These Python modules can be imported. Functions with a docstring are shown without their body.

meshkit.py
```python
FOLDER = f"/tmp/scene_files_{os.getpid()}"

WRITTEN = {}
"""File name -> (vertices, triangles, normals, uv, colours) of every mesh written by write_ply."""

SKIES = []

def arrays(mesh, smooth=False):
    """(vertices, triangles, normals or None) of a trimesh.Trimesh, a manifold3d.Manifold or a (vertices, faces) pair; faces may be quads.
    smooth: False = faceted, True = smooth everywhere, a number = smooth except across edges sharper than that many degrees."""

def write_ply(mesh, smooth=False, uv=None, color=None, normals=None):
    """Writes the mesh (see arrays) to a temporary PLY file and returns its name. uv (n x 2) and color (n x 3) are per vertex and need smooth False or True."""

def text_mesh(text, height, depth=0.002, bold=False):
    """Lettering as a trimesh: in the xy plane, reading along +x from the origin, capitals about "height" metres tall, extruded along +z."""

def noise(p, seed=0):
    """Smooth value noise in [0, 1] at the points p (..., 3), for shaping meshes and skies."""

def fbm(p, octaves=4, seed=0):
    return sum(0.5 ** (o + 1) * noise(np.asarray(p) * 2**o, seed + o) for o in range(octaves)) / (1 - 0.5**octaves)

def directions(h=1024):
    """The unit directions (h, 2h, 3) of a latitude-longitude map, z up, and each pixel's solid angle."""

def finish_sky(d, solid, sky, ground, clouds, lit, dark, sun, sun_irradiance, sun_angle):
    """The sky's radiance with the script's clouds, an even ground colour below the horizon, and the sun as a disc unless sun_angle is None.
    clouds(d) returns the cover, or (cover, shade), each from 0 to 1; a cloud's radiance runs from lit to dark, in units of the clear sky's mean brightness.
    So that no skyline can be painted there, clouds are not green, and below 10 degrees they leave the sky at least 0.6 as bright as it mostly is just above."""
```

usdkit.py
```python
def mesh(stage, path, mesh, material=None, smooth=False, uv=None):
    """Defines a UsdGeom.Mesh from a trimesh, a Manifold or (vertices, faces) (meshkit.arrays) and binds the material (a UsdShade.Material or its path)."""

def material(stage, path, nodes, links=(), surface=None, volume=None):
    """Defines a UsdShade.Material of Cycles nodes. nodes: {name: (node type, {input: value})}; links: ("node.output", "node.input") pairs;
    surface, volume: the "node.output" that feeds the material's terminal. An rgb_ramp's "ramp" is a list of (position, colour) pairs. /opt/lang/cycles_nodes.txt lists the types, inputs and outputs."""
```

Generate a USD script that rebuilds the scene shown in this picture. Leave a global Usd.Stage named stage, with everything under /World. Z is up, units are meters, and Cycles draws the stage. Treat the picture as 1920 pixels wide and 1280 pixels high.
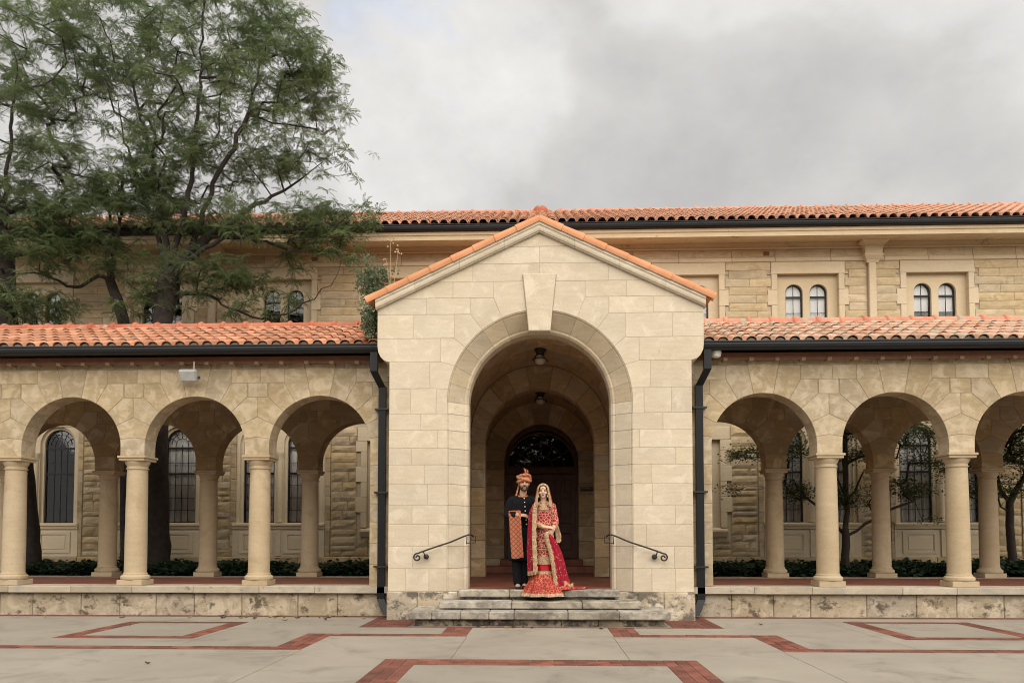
import math, random
import numpy as np, trimesh
import mapbox_earcut as earcut
from shapely.geometry import Polygon, box as sbox
from shapely.ops import unary_union
import usdkit, meshkit
from pxr import Usd, UsdGeom, UsdLux, UsdShade, Gf, Sdf, Vt

stage = Usd.Stage.CreateInMemory()
UsdGeom.SetStageUpAxis(stage, 'Z')
UsdGeom.SetStageMetersPerUnit(stage, 1.0)
UsdGeom.Xform.Define(stage, '/World')
UsdGeom.Scope.Define(stage, '/World/Looks')
PI = math.pi
R_ = random.Random(7)
NP = np.random.default_rng(11)

# ------------------------------------------------------------------ camera
cam = UsdGeom.Camera.Define(stage, '/World/camera')
cam.CreateHorizontalApertureAttr(36.0)
cam.CreateVerticalApertureAttr(24.0)
cam.CreateFocalLengthAttr(28.125)
cam.CreateVerticalApertureOffsetAttr(5.569)
cam.CreateClippingRangeAttr((0.1, 5000))
cam.CreateExposureAttr(1.88)
YAW, PITCH = 0.035, 0.0464
_F = np.array([-math.sin(YAW) * math.cos(PITCH), math.cos(YAW) * math.cos(PITCH), math.sin(PITCH)])
_Rt = np.array([math.cos(YAW), math.sin(YAW), 0]); _U = np.cross(_Rt, _F)
m4 = Gf.Matrix4d(*_Rt, 0, *_U, 0, *(-_F), 0, 0.0037, -12.3931, 1.2741, 1)
cam.AddTransformOp().Set(m4)

# ------------------------------------------------------------------ light
SUN_EL, SUN_AZ = math.radians(33), math.radians(166)      # azimuth = atan2(x, y) of the direction towards the sun (behind the camera, to the right)
sd = np.array([math.sin(SUN_AZ) * math.cos(SUN_EL), math.cos(SUN_AZ) * math.cos(SUN_EL), math.sin(SUN_EL)])
sun = UsdLux.DistantLight.Define(stage, '/World/sun')
sun.CreateIntensityAttr(0.40); sun.CreateAngleAttr(100.0); sun.CreateNormalizeAttr(True)
sun.CreateColorAttr(Gf.Vec3f(1.0, 0.93, 0.82))
zz = sd; xx = np.cross([0, 0, 1.0], zz); xx /= np.linalg.norm(xx); yy = np.cross(zz, xx)
sun.AddTransformOp().Set(Gf.Matrix4d(*xx, 0, *yy, 0, *zz, 0, 0, 0, 0, 1))

dome = UsdLux.DomeLight.Define(stage, '/World/sky')
dome.CreateIntensityAttr(1.0)
SKYK = 0.10
skym = usdkit.material(stage, '/World/Looks/sky_material', {
    'tc': ('texture_coordinate', {}),
    'sky': ('sky_texture', {'sky_type': 'single_scattering', 'sun_disc': False, 'sun_elevation': SUN_EL, 'sun_rotation': SUN_AZ, 'sun_intensity': 1.0, 'aerosol_density': 1.0}),
    'mp': ('mapping', {'scale': (1.0, 1.0, 1.35), 'location': (7.7, 1.9, 0.6)}),
    'n1': ('noise_texture', {'scale': 2.1, 'detail': 9, 'roughness': 0.50, 'distortion': 0.15}),
    'rs': ('rgb_ramp', {'ramp': [(0.34, (1.54, 1.50, 1.465)), (0.45, (1.69, 1.65, 1.61)), (0.50, (1.83, 1.785, 1.735)), (0.545, (2.12, 2.08, 2.03)), (0.66, (2.42, 2.37, 2.31))]}),
    'mp2': ('mapping', {'scale': (1.0, 1.0, 1.8), 'location': (2.96, 1.7, 0.2)}),
    'n2': ('noise_texture', {'scale': 2.6, 'detail': 7, 'roughness': 0.55}),
    'rc': ('rgb_ramp', {'ramp': [(0.25, (0.72, 0.72, 0.72)), (0.32, (1, 1, 1)), (1.0, (1, 1, 1))]}),
    'n3': ('noise_texture', {'scale': 7.0, 'detail': 7, 'roughness': 0.6}), 'r3': ('rgb_ramp', {'ramp': [(0.3, (0.90,) * 3), (0.5, (1.0,) * 3), (0.7, (1.09,) * 3)]}), 'mm': ('mix', {'mix_type': 'multiply', 'fac': 1.0}),
    'mx': ('mix_color', {'use_clamp': False}),
    'bg': ('background_shader', {'strength': SKYK})},
    [('tc.generated', 'mp.vector'), ('mp.vector', 'n1.vector'), ('n1.fac', 'rs.fac'), ('tc.generated', 'mp2.vector'), ('mp2.vector', 'n2.vector'), ('n2.fac', 'rc.fac'),
     ('rc.color', 'mx.fac'), ('sky.color', 'mx.a'), ('mp.vector', 'n3.vector'), ('n3.fac', 'r3.fac'), ('rs.color', 'mm.color1'), ('r3.color', 'mm.color2'), ('mm.color', 'mx.b'), ('mx.result', 'bg.color')], surface='bg.background')
UsdShade.MaterialBindingAPI.Apply(dome.GetPrim()).Bind(skym)
dome.GetPrim().SetCustomDataByKey('kind', 'structure')

# ------------------------------------------------------------------ helpers
COUNT, ORG = {}, {}

def uniq(parent, name):
    k = COUNT.get((parent, name), 0); COUNT[(parent, name)] = k + 1
    return f'{parent}/{name}' + (f'_{k:03d}' if k else '')

def setd(path, **kw):
    p = stage.GetPrimAtPath(path)
    for k, v in kw.items():
        if v: p.SetCustomDataByKey(k, v)
    return path

def thing(name, label, cat, loc=(0, 0, 0), group=None, kind=None):
    path = uniq('/World', name)
    x = UsdGeom.Xform.Define(stage, path)
    x.AddTranslateOp().Set(Gf.Vec3d(*map(float, loc)))
    ORG[path] = np.array(loc, float)
    return setd(path, label=label, category=cat, group=group, kind=kind)

def holder(parent, name, label=None):
    path = uniq(parent, name); UsdGeom.Xform.Define(stage, path)
    return setd(path, label=label)

def org(path):
    return ORG.get('/'.join(path.split('/')[:3]), np.zeros(3))

def part(parent, name, mesh, mat, label=None, kind=None, smooth=False, colors=None):
    path = uniq(parent, name)
    v, f, n = meshkit.arrays(mesh, smooth)
    me = usdkit.mesh(stage, path, (v - org(path), f), mat) if not smooth else usdkit.mesh(stage, path, trimesh.Trimesh(v - org(path), f, process=False), mat, smooth=smooth)
    if colors is not None:
        UsdGeom.PrimvarsAPI(me).CreatePrimvar('tint', Sdf.ValueTypeNames.Color3fArray, 'vertex').Set(Vt.Vec3fArray.FromNumpy(np.asarray(colors, np.float32)))
    return setd(path, label=label, kind=kind)

def top(name, mesh, mat, label=None, cat=None, group=None, kind=None, smooth=False):
    path = uniq('/World', name)
    usdkit.mesh(stage, path, mesh, mat, smooth=smooth)
    return setd(path, label=label, category=cat, group=group, kind=kind)

def cat(ms):
    vs, fs, n = [], [], 0
    for m in ms:
        v, f = (np.asarray(m[0], float), np.asarray(m[1], int)) if isinstance(m, tuple) else (np.asarray(m.vertices), np.asarray(m.faces))
        if f.shape[1] == 4: f = np.vstack([f[:, [0, 1, 2]], f[:, [0, 2, 3]]])
        vs.append(v); fs.append(f + n); n += len(v)
    return np.vstack(vs), np.vstack(fs)

def bx(x0, x1, y0, y1, z0, z1, b=0.0):
    """A box, its edges chamfered by b."""
    x0, x1 = min(x0, x1), max(x0, x1); y0, y1 = min(y0, y1), max(y0, y1); z0, z1 = min(z0, z1), max(z0, z1)
    if b <= 0:
        v = np.array([(x, y, z) for x in (x0, x1) for y in (y0, y1) for z in (z0, z1)], float)
        f = [(0, 1, 3), (0, 3, 2), (4, 6, 7), (4, 7, 5), (0, 4, 5), (0, 5, 1), (2, 3, 7), (2, 7, 6), (0, 2, 6), (0, 6, 4), (1, 5, 7), (1, 7, 3)]
        return v, np.array(f)
    pts = []
    for x, sx in ((x0, 1), (x1, -1)):
        for y, sy in ((y0, 1), (y1, -1)):
            for z, sz in ((z0, 1), (z1, -1)):
                pts += [(x, y + sy * b, z + sz * b), (x + sx * b, y, z + sz * b), (x + sx * b, y + sy * b, z)]
    h = trimesh.convex.convex_hull(np.array(pts))
    return np.asarray(h.vertices), np.asarray(h.faces)

def tri(poly):
    """Triangles of a simple ring (n x 2)."""
    p = np.asarray(poly, float)
    return earcut.triangulate_float64(p, np.array([len(p)], np.uint32)).reshape(-1, 3)

def area2(p):
    p = np.asarray(p); q = np.roll(p, -1, 0)
    return float((p[:, 0] * q[:, 1] - q[:, 0] * p[:, 1]).sum())

def inset(p, d):
    """A ccw ring moved inwards by d, corner by corner."""
    p = np.asarray(p, float); a = p - np.roll(p, 1, 0); b = np.roll(p, -1, 0) - p
    a /= np.linalg.norm(a, axis=1, keepdims=True) + 1e-12; b /= np.linalg.norm(b, axis=1, keepdims=True) + 1e-12
    na, nb = np.stack([-a[:, 1], a[:, 0]], 1), np.stack([-b[:, 1], b[:, 0]], 1)
    m = na + nb; m /= np.maximum((m * na).sum(1, keepdims=True), 0.35)
    return p + m * d

def orient(f, v, out):
    return f

def block(poly, d0, d1, bev=0.008, both=False, gap=0.004, to3=None, rough=0.0):
    """A stone: ring poly in (u, v) seen from the front, from depth d0 (front) to d1 (back); the front edge chamfered."""
    p = np.asarray(poly, float)
    if area2(p) < 0: p = p[::-1]
    p = inset(p, gap)
    n = len(p)
    rings = [(inset(p, bev), d0), (p, d0 + bev)] + ([(p, d1 - bev), (inset(p, bev), d1)] if both else [(p, d1)])
    V = np.vstack([np.c_[r, np.full(n, d)] for r, d in rings])
    F = []
    for k in range(len(rings) - 1):
        i = np.arange(n); j = (i + 1) % n; a, b = k * n, (k + 1) * n
        F += [np.c_[a + i, b + i, b + j], np.c_[a + i, b + j, a + j]]
    t = tri(rings[0][0])
    F.append(t)
    t2 = tri(rings[-1][0]); F.append(t2[:, ::-1] + (len(rings) - 1) * n)
    F = np.vstack(F)
    P = to3(V) if to3 else np.c_[V[:, 0], V[:, 2], V[:, 1]]
    # wind outwards
    c = P[F]; vol = np.einsum('ij,ij->i', c[:, 0], np.cross(c[:, 1], c[:, 2])).sum()
    if vol < 0: F = F[:, ::-1]
    return P, F

def rubble(x0, x1, z0, z1, y, proud=0.035, back=0.05, seed=0, nx=None, amp=0.014, gap=0.005):
    """A rock-faced stone seen from -y: a grid face that swells and is chipped."""
    x0 += gap; x1 -= gap; z0 += gap; z1 -= gap
    nx = nx or max(3, min(7, int((x1 - x0) / 0.085))); nz = max(3, min(4, int((z1 - z0) / 0.06)))
    u = np.linspace(0, 1, nx + 1); w = np.linspace(0, 1, nz + 1)
    U, Wg = np.meshgrid(u, w, indexing='ij')
    X = x0 + U * (x1 - x0); Z = z0 + Wg * (z1 - z0)
    e = np.minimum(np.minimum(U, 1 - U) * (x1 - x0), np.minimum(Wg, 1 - Wg) * (z1 - z0))
    s = np.clip(e / 0.03, 0, 1)
    nse = meshkit.fbm(np.stack([X * 6.5, Z * 11 + seed * 3.1, np.full_like(X, seed * 1.7)], -1), 3, seed % 97) - 0.35
    Y = y - s * (proud * 0.45 + proud * 1.5 * np.clip(nse, -0.2, 0.9)) - 0.004
    inner = s > 0
    X = X + inner * (meshkit.noise(np.stack([X * 9, Z * 9, Y + seed], -1)) - .5) * amp; Z = Z + inner * (meshkit.noise(np.stack([X * 9, Z * 9, Y + seed + 40], -1)) - .5) * amp
    V = np.c_[X.ravel(), Y.ravel(), Z.ravel()]
    idx = np.arange((nx + 1) * (nz + 1)).reshape(nx + 1, nz + 1)
    a, b, c, d = idx[:-1, :-1].ravel(), idx[1:, :-1].ravel(), idx[1:, 1:].ravel(), idx[:-1, 1:].ravel()
    F = [np.c_[a, b, c], np.c_[a, c, d]]
    ring = np.r_[idx[:, 0], idx[-1, 1:], idx[-2::-1, -1], idx[0, -2:0:-1]]
    n0 = len(V); B = V[ring].copy(); B[:, 1] = y + back
    V = np.vstack([V, B]); m = len(ring); i = np.arange(m); j = (i + 1) % m
    F += [np.c_[ring[i], n0 + i, n0 + j], np.c_[ring[i], n0 + j, ring[j]]]
    return V, np.vstack(F)

def lathe(prof, n=24, c=(0, 0), cap=True):
    """Profile [(r, z)] turned about the z axis at c."""
    p = np.asarray(prof, float); a = np.arange(n) * 2 * PI / n
    V = np.stack([c[0] + p[:, None, 0] * np.cos(a), c[1] + p[:, None, 0] * np.sin(a), np.repeat(p[:, 1:], n, 1)], -1).reshape(-1, 3)
    F = []
    i = np.arange(n); j = (i + 1) % n
    for k in range(len(p) - 1):
        F += [np.c_[k * n + i, k * n + j, (k + 1) * n + j], np.c_[k * n + i, (k + 1) * n + j, (k + 1) * n + i]]
    if cap:
        V = np.vstack([V, [[c[0], c[1], p[0, 1]], [c[0], c[1], p[-1, 1]]]]); b = len(V) - 2; k = (len(p) - 1) * n
        F += [np.c_[np.full(n, b), j, i], np.c_[np.full(n, b + 1), k + i, k + j]]
    return V, np.vstack(F)

def tube(pts, rad, sides=6, cap=True):
    p = np.asarray(pts, float); r = np.broadcast_to(rad, (len(p),)).astype(float)
    t = np.gradient(p, axis=0); t /= np.linalg.norm(t, axis=1, keepdims=True) + 1e-12
    ref = np.array([0, 0, 1.0]) if abs(t[0, 2]) < 0.9 else np.array([1.0, 0, 0])
    A = []
    for k in range(len(p)):
        a = np.cross(t[k], ref); a /= np.linalg.norm(a) + 1e-12; ref = np.cross(a, t[k]); A.append(a)
    A = np.array(A); B = np.cross(t, A); an = np.arange(sides) * 2 * PI / sides
    V = p[:, None] + r[:, None, None] * (np.cos(an)[None, :, None] * A[:, None] + np.sin(an)[None, :, None] * B[:, None])
    i, j = np.meshgrid(np.arange(len(p) - 1), np.arange(sides), indexing='ij'); j2 = (j + 1) % sides
    a, b, c, d = (i * sides + j).ravel(), (i * sides + j2).ravel(), ((i + 1) * sides + j2).ravel(), ((i + 1) * sides + j).ravel()
    F = [np.c_[a, b, c], np.c_[a, c, d]]
    V = V.reshape(-1, 3)
    if cap:
        n0 = len(V); V = np.vstack([V, p[:1], p[-1:]]); s = np.arange(sides); s2 = (s + 1) % sides; e = (len(p) - 1) * sides
        F += [np.c_[np.full(sides, n0), s2, s], np.c_[np.full(sides, n0 + 1), e + s, e + s2]]
    return V, np.vstack(F)[:, ::-1]

def sweep_x(prof, x0, x1, closed=True):
    """Profile [(y, z)] drawn along x."""
    p = np.asarray(prof, float)
    if area2(p) < 0: p = p[::-1]
    n = len(p); V = np.vstack([np.c_[np.full(n, x), p] for x in (x0, x1)])
    i = np.arange(n); j = (i + 1) % n
    t = tri(p)
    F = [np.c_[i, j, n + j], np.c_[i, n + j, n + i], t[:, ::-1], t + n]
    F = np.vstack(F)
    c = V[F]; vol = np.einsum('ij,ij->i', c[:, 0], np.cross(c[:, 1], c[:, 2])).sum()
    return V, (F if vol > 0 else F[:, ::-1])

def mirror(m, s):
    v, f = (m[0], m[1]) if isinstance(m, tuple) else (m.vertices, m.faces)
    if s > 0: return v, f
    return v * [-1, 1, 1], f[:, ::-1]

def arc(cx, cz, r, a0, a1, n):
    a = np.radians(np.linspace(a0, a1, n))
    return [(cx + r * math.cos(t), cz + r * math.sin(t)) for t in a]

def plate(outer, holes, y0, y1):
    """A wall plate in the x-z plane with holes, from y0 (front) to y1."""
    g = outer if hasattr(outer, 'geom_type') else Polygon(outer, holes)
    Vs, Fs, n = [], [], 0
    for q in getattr(g, 'geoms', [g]):
        m = trimesh.creation.extrude_polygon(q, y1 - y0, engine='earcut')
        v = np.asarray(m.vertices); P = np.c_[v[:, 0], y1 - v[:, 2], v[:, 1]]
        Vs.append(P); Fs.append(np.asarray(m.faces) + n); n += len(P)
    V, F = np.vstack(Vs), np.vstack(Fs)
    return V, F

def flat(poly, z0, z1):
    """A shapely polygon as a slab from z0 to z1."""
    out = []
    for q in getattr(poly, 'geoms', [poly]):
        if q.area < 1e-5: continue
        m = trimesh.creation.extrude_polygon(q, z1 - z0, engine='earcut'); m.apply_translation([0, 0, z0]); out.append(m)
    return cat(out)

# ------------------------------------------------------------------ materials
def M(name, nodes, links, surface='p.BSDF'):
    return usdkit.material(stage, '/World/Looks/' + name, nodes, links, surface=surface)

def stone(name, c1, c2, blotch=None, sc=1.1, rnd=0.10, bed=0.14, bump=0.25, rough=0.9, bl=(0.56, 0.62), blsc=3.2, stain=None, stz=(0.42, 0.5), stsc=5.0):
    n = {'g': ('geometry', {}), 'oi': ('object_info', {}),
         'ofs': ('math', {'math_type': 'multiply', 'value2': 23.0}), 'cv': ('combine_xyz', {}), 'ad': ('vector_math', {'math_type': 'add'}),
         'n1': ('noise_texture', {'scale': sc, 'detail': 5, 'roughness': 0.6}), 'r1': ('rgb_ramp', {'ramp': [(0.32, c1), (0.68, c2)]}),
         'mp': ('mapping', {'scale': (1, 1, 5.5)}), 'n2': ('noise_texture', {'scale': 3.5, 'detail': 7, 'roughness': 0.68, 'distortion': 0.4}),
         'r2': ('rgb_ramp', {'ramp': [(0.3, (1 - bed,) * 3), (0.7, (1 + bed * 0.6,) * 3)]}), 'm1': ('mix', {'mix_type': 'multiply', 'fac': 1.0}),
         'mr': ('map_range', {'to_min': 1 - rnd, 'to_max': 1 + rnd}), 'hv': ('hsv', {}),
         'mr2': ('map_range', {'to_min': 1 - rnd, 'to_max': 1 + rnd}), 'wn': ('white_noise_texture', {'dimensions': '1D'}),
         'n4': ('noise_texture', {'scale': 38, 'detail': 6, 'roughness': 0.7}), 'r4': ('rgb_ramp', {'ramp': [(0.30, (0.78,) * 3), (0.45, (1,) * 3), (0.7, (1.06,) * 3)]}),
         'm4': ('mix', {'mix_type': 'multiply', 'fac': 0.8}),
         'b': ('bump', {'strength': bump, 'distance': 0.012}), 'p': ('principled_bsdf', {'roughness': rough, 'specular_ior_level': 0.25})}
    l = [('oi.random', 'ofs.value1'), ('ofs.value', 'cv.x'), ('ofs.value', 'cv.z'), ('g.position', 'ad.vector1'), ('cv.vector', 'ad.vector2'),
         ('ad.vector', 'n1.vector'), ('n1.fac', 'r1.fac'), ('ad.vector', 'mp.vector'), ('mp.vector', 'n2.vector'), ('n2.fac', 'r2.fac'),
         ('r1.color', 'm1.color1'), ('r2.color', 'm1.color2'), ('oi.random', 'mr.value'), ('mr.result', 'hv.value'), ('oi.random', 'wn.w'), ('wn.value', 'mr2.value'), ('mr2.result', 'hv.saturation'),
         ('g.position', 'n4.vector'), ('n4.fac', 'r4.fac'), ('n4.fac', 'b.height'), ('b.normal', 'p.normal')]
    last = 'm1.color'
    if blotch is not None:
        n.update({'n3': ('noise_texture', {'scale': blsc, 'detail': 7, 'roughness': 0.62, 'distortion': 0.7}), 'r3': ('rgb_ramp', {'ramp': [(bl[0], (0,) * 3), (bl[1], (1,) * 3)]}), 'm3': ('mix', {'color2': blotch})})
        l += [('ad.vector', 'n3.vector'), ('n3.fac', 'r3.fac'), ('r3.color', 'm3.fac'), (last, 'm3.color1')]; last = 'm3.color'
    if stain is not None:
        n.update({'mp5': ('mapping', {'scale': (1, 1, 1.25), 'location': (7, 3, 1)}), 'n5': ('noise_texture', {'scale': stsc, 'detail': 9, 'roughness': 0.74, 'distortion': 0.1}), 'r5': ('rgb_ramp', {'ramp': [(stz[0], (1,) * 3), (stz[1], (0,) * 3)]}), 'm5': ('mix', {'color2': stain})})
        l += [('g.position', 'mp5.vector'), ('mp5.vector', 'n5.vector'), ('n5.fac', 'r5.fac'), ('r5.color', 'm5.fac'), (last, 'm5.color1')]; last = 'm5.color'
    l += [(last, 'm4.color1'), ('r4.color', 'm4.color2'), ('m4.color', 'hv.color'), ('hv.color', 'p.base_color')]
    return M(name, n, l)

def plain(name, col, rough=0.6, metal=0.0, spec=0.5, noise=0.12, sc=8.0, bump=0.0, rnd=0.0, bsc=40):
    c = np.array(col, float)
    n = {'g': ('geometry', {}), 'n1': ('noise_texture', {'scale': sc, 'detail': 5, 'roughness': 0.6}), 'r1': ('rgb_ramp', {'ramp': [(0.3, tuple(c * (1 - noise))), (0.7, tuple(c * (1 + noise)))]}),
         'p': ('principled_bsdf', {'roughness': rough, 'metallic': metal, 'specular_ior_level': spec})}
    l = [('g.position', 'n1.vector'), ('n1.fac', 'r1.fac')]
    last = 'r1.color'
    if rnd:
        n.update({'oi': ('object_info', {}), 'mr': ('map_range', {'to_min': 1 - rnd, 'to_max': 1 + rnd}), 'hv': ('hsv', {})})
        l += [('oi.random', 'mr.value'), ('mr.result', 'hv.value'), (last, 'hv.color')]; last = 'hv.color'
    if bump:
        n.update({'n2': ('noise_texture', {'scale': bsc, 'detail': 5}), 'b': ('bump', {'strength': bump, 'distance': 0.01})})
        l += [('g.position', 'n2.vector'), ('n2.fac', 'b.height'), ('b.normal', 'p.normal')]
    return M(name, n, l + [(last, 'p.base_color')])

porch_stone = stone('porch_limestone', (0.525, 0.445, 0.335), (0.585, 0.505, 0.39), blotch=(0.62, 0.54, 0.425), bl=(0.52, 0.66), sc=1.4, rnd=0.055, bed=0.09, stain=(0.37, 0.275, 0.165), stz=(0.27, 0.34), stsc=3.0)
splay_stone = stone('splay_limestone', (0.46, 0.37, 0.25), (0.55, 0.46, 0.335), blotch=(0.58, 0.49, 0.37), bl=(0.58, 0.66), sc=1.6, rnd=0.07, bed=0.14, stain=(0.22, 0.16, 0.09), stz=(0.30, 0.36), stsc=3.5)
foot_stone = stone('porch_foot_limestone', (0.40, 0.33, 0.24), (0.50, 0.42, 0.31), blotch=(0.58, 0.51, 0.41), sc=1.6, rnd=0.08, stain=(0.14, 0.12, 0.095), stz=(0.43, 0.52), stsc=3.2)
arcade_stone = stone('arcade_limestone', (0.36, 0.28, 0.175), (0.45, 0.36, 0.24), blotch=(0.50, 0.41, 0.29), bl=(0.47, 0.60), blsc=4.8, sc=1.2, rnd=0.10, bed=0.16)
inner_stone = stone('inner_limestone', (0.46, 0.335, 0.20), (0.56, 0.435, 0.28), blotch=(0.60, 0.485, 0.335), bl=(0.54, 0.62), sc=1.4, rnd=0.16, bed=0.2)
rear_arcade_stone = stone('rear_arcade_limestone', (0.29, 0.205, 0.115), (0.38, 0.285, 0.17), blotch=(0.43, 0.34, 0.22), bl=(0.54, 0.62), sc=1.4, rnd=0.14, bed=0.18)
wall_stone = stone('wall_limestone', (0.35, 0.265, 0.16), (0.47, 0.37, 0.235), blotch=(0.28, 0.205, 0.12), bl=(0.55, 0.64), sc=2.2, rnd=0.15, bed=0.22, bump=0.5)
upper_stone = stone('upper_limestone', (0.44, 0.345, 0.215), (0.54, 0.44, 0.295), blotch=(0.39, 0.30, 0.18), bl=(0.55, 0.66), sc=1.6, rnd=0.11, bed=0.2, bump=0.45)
trim_stone = stone('trim_limestone', (0.52, 0.425, 0.29), (0.58, 0.485, 0.345), sc=1.0, rnd=0.05, bed=0.06, bump=0.12)
cornice_stone = stone('cornice_limestone', (0.52, 0.42, 0.28), (0.58, 0.48, 0.335), sc=0.8, rnd=0.03, bed=0.10, bump=0.1, stain=(0.30, 0.21, 0.12), stz=(0.33, 0.40), stsc=2.0)
col_stone = stone('column_limestone', (0.41, 0.315, 0.20), (0.49, 0.39, 0.265), blotch=(0.36, 0.27, 0.16), bl=(0.56, 0.70), blsc=1.8, sc=0.9, rnd=0.04, bed=0.07, bump=0.12)
coping_stone = stone('coping_limestone', (0.33, 0.28, 0.215), (0.45, 0.385, 0.30), sc=2.0, rnd=0.14, bed=0.12, blotch=(0.30, 0.285, 0.25), bl=(0.56, 0.66), stain=(0.17, 0.145, 0.115), stz=(0.34, 0.42))
plinth_stone = stone('plinth_limestone', (0.34, 0.28, 0.20), (0.43, 0.36, 0.265), blotch=(0.50, 0.425, 0.325), bl=(0.47, 0.60), blsc=4.6, rnd=0.10, stain=(0.13, 0.105, 0.075), stz=(0.39, 0.47), stsc=3.6, bump=0.6)
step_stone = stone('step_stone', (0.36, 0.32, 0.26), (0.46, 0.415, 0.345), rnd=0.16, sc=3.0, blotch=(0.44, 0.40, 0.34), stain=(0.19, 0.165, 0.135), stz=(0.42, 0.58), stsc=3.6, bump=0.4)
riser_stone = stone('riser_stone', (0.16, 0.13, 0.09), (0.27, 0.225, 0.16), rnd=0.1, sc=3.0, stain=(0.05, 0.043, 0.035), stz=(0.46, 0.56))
mortar = plain('mortar', (0.40, 0.33, 0.235), rough=0.95, noise=0.1, sc=20)
mortar_dark = plain('brown_mortar', (0.30, 0.225, 0.14), rough=0.95, noise=0.15, sc=12)

def terracotta(name, c1, c2, lich=0.60, lc=(0.33, 0.29, 0.22), rnd=0.14):
    n = {'g': ('geometry', {}), 'oi': ('object_info', {}), 'n1': ('noise_texture', {'scale': 3.0, 'detail': 5}), 'r1': ('rgb_ramp', {'ramp': [(0.35, c1), (0.65, c2)]}),
         'mr': ('map_range', {'to_min': 1 - rnd, 'to_max': 1 + rnd}), 'hv': ('hsv', {}),
         'n2': ('noise_texture', {'scale': 5.5, 'detail': 8, 'roughness': 0.72, 'distortion': 0.3}), 'r2': ('rgb_ramp', {'ramp': [(lich, (0,) * 3), (lich + 0.04, (1,) * 3)]}), 'm2': ('mix', {'color2': lc}),
         'n3': ('noise_texture', {'scale': 45, 'detail': 4}), 'b': ('bump', {'strength': 0.2, 'distance': 0.008}), 'p': ('principled_bsdf', {'roughness': 0.82, 'specular_ior_level': 0.25})}
    return M(name, n, [('g.position', 'n1.vector'), ('n1.fac', 'r1.fac'), ('oi.random', 'mr.value'), ('mr.result', 'hv.value'), ('r1.color', 'hv.color'), ('g.position', 'n2.vector'), ('n2.fac', 'r2.fac'),
                       ('r2.color', 'm2.fac'), ('hv.color', 'm2.color1'), ('m2.color', 'p.base_color'), ('g.position', 'n3.vector'), ('n3.fac', 'b.height'), ('b.normal', 'p.normal')])
tile_left = terracotta('roof_tile_clay', (0.43, 0.19, 0.108), (0.53, 0.275, 0.175), lich=0.60, rnd=0.22)
tile_right = terracotta('weathered_tile_clay', (0.50, 0.275, 0.18), (0.60, 0.40, 0.29), lich=0.53, lc=(0.47, 0.42, 0.33), rnd=0.2)
tile_main = terracotta('upper_tile_clay', (0.40, 0.20, 0.13), (0.50, 0.30, 0.205), lich=0.60, lc=(0.44, 0.37, 0.28), rnd=0.2)
tile_verge = terracotta('verge_tile_clay', (0.50, 0.215, 0.10), (0.55, 0.265, 0.14), lich=0.72, rnd=0.07)
tile_ridge = terracotta('ridge_tile_clay', (0.36, 0.105, 0.06), (0.45, 0.155, 0.09), lich=0.58)
tile_ridge_pale = terracotta('weathered_ridge_clay', (0.48, 0.17, 0.11), (0.55, 0.24, 0.16), lich=0.53, lc=(0.36, 0.30, 0.23))
timber = plain('brown_timber', (0.16, 0.065, 0.032), rough=0.7, noise=0.2)
timber_pale = plain('pale_timber_end', (0.26, 0.18, 0.105), rough=0.8, noise=0.2)
ceiling_board = plain('ceiling_boards', (0.20, 0.12, 0.065), rough=0.8, noise=0.2)
gutter_m = plain('black_gutter_paint', (0.009, 0.010, 0.012), rough=0.45, spec=0.3, noise=0.15, sc=3)
iron = plain('black_iron', (0.018, 0.016, 0.015), rough=0.5, noise=0.2)
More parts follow.
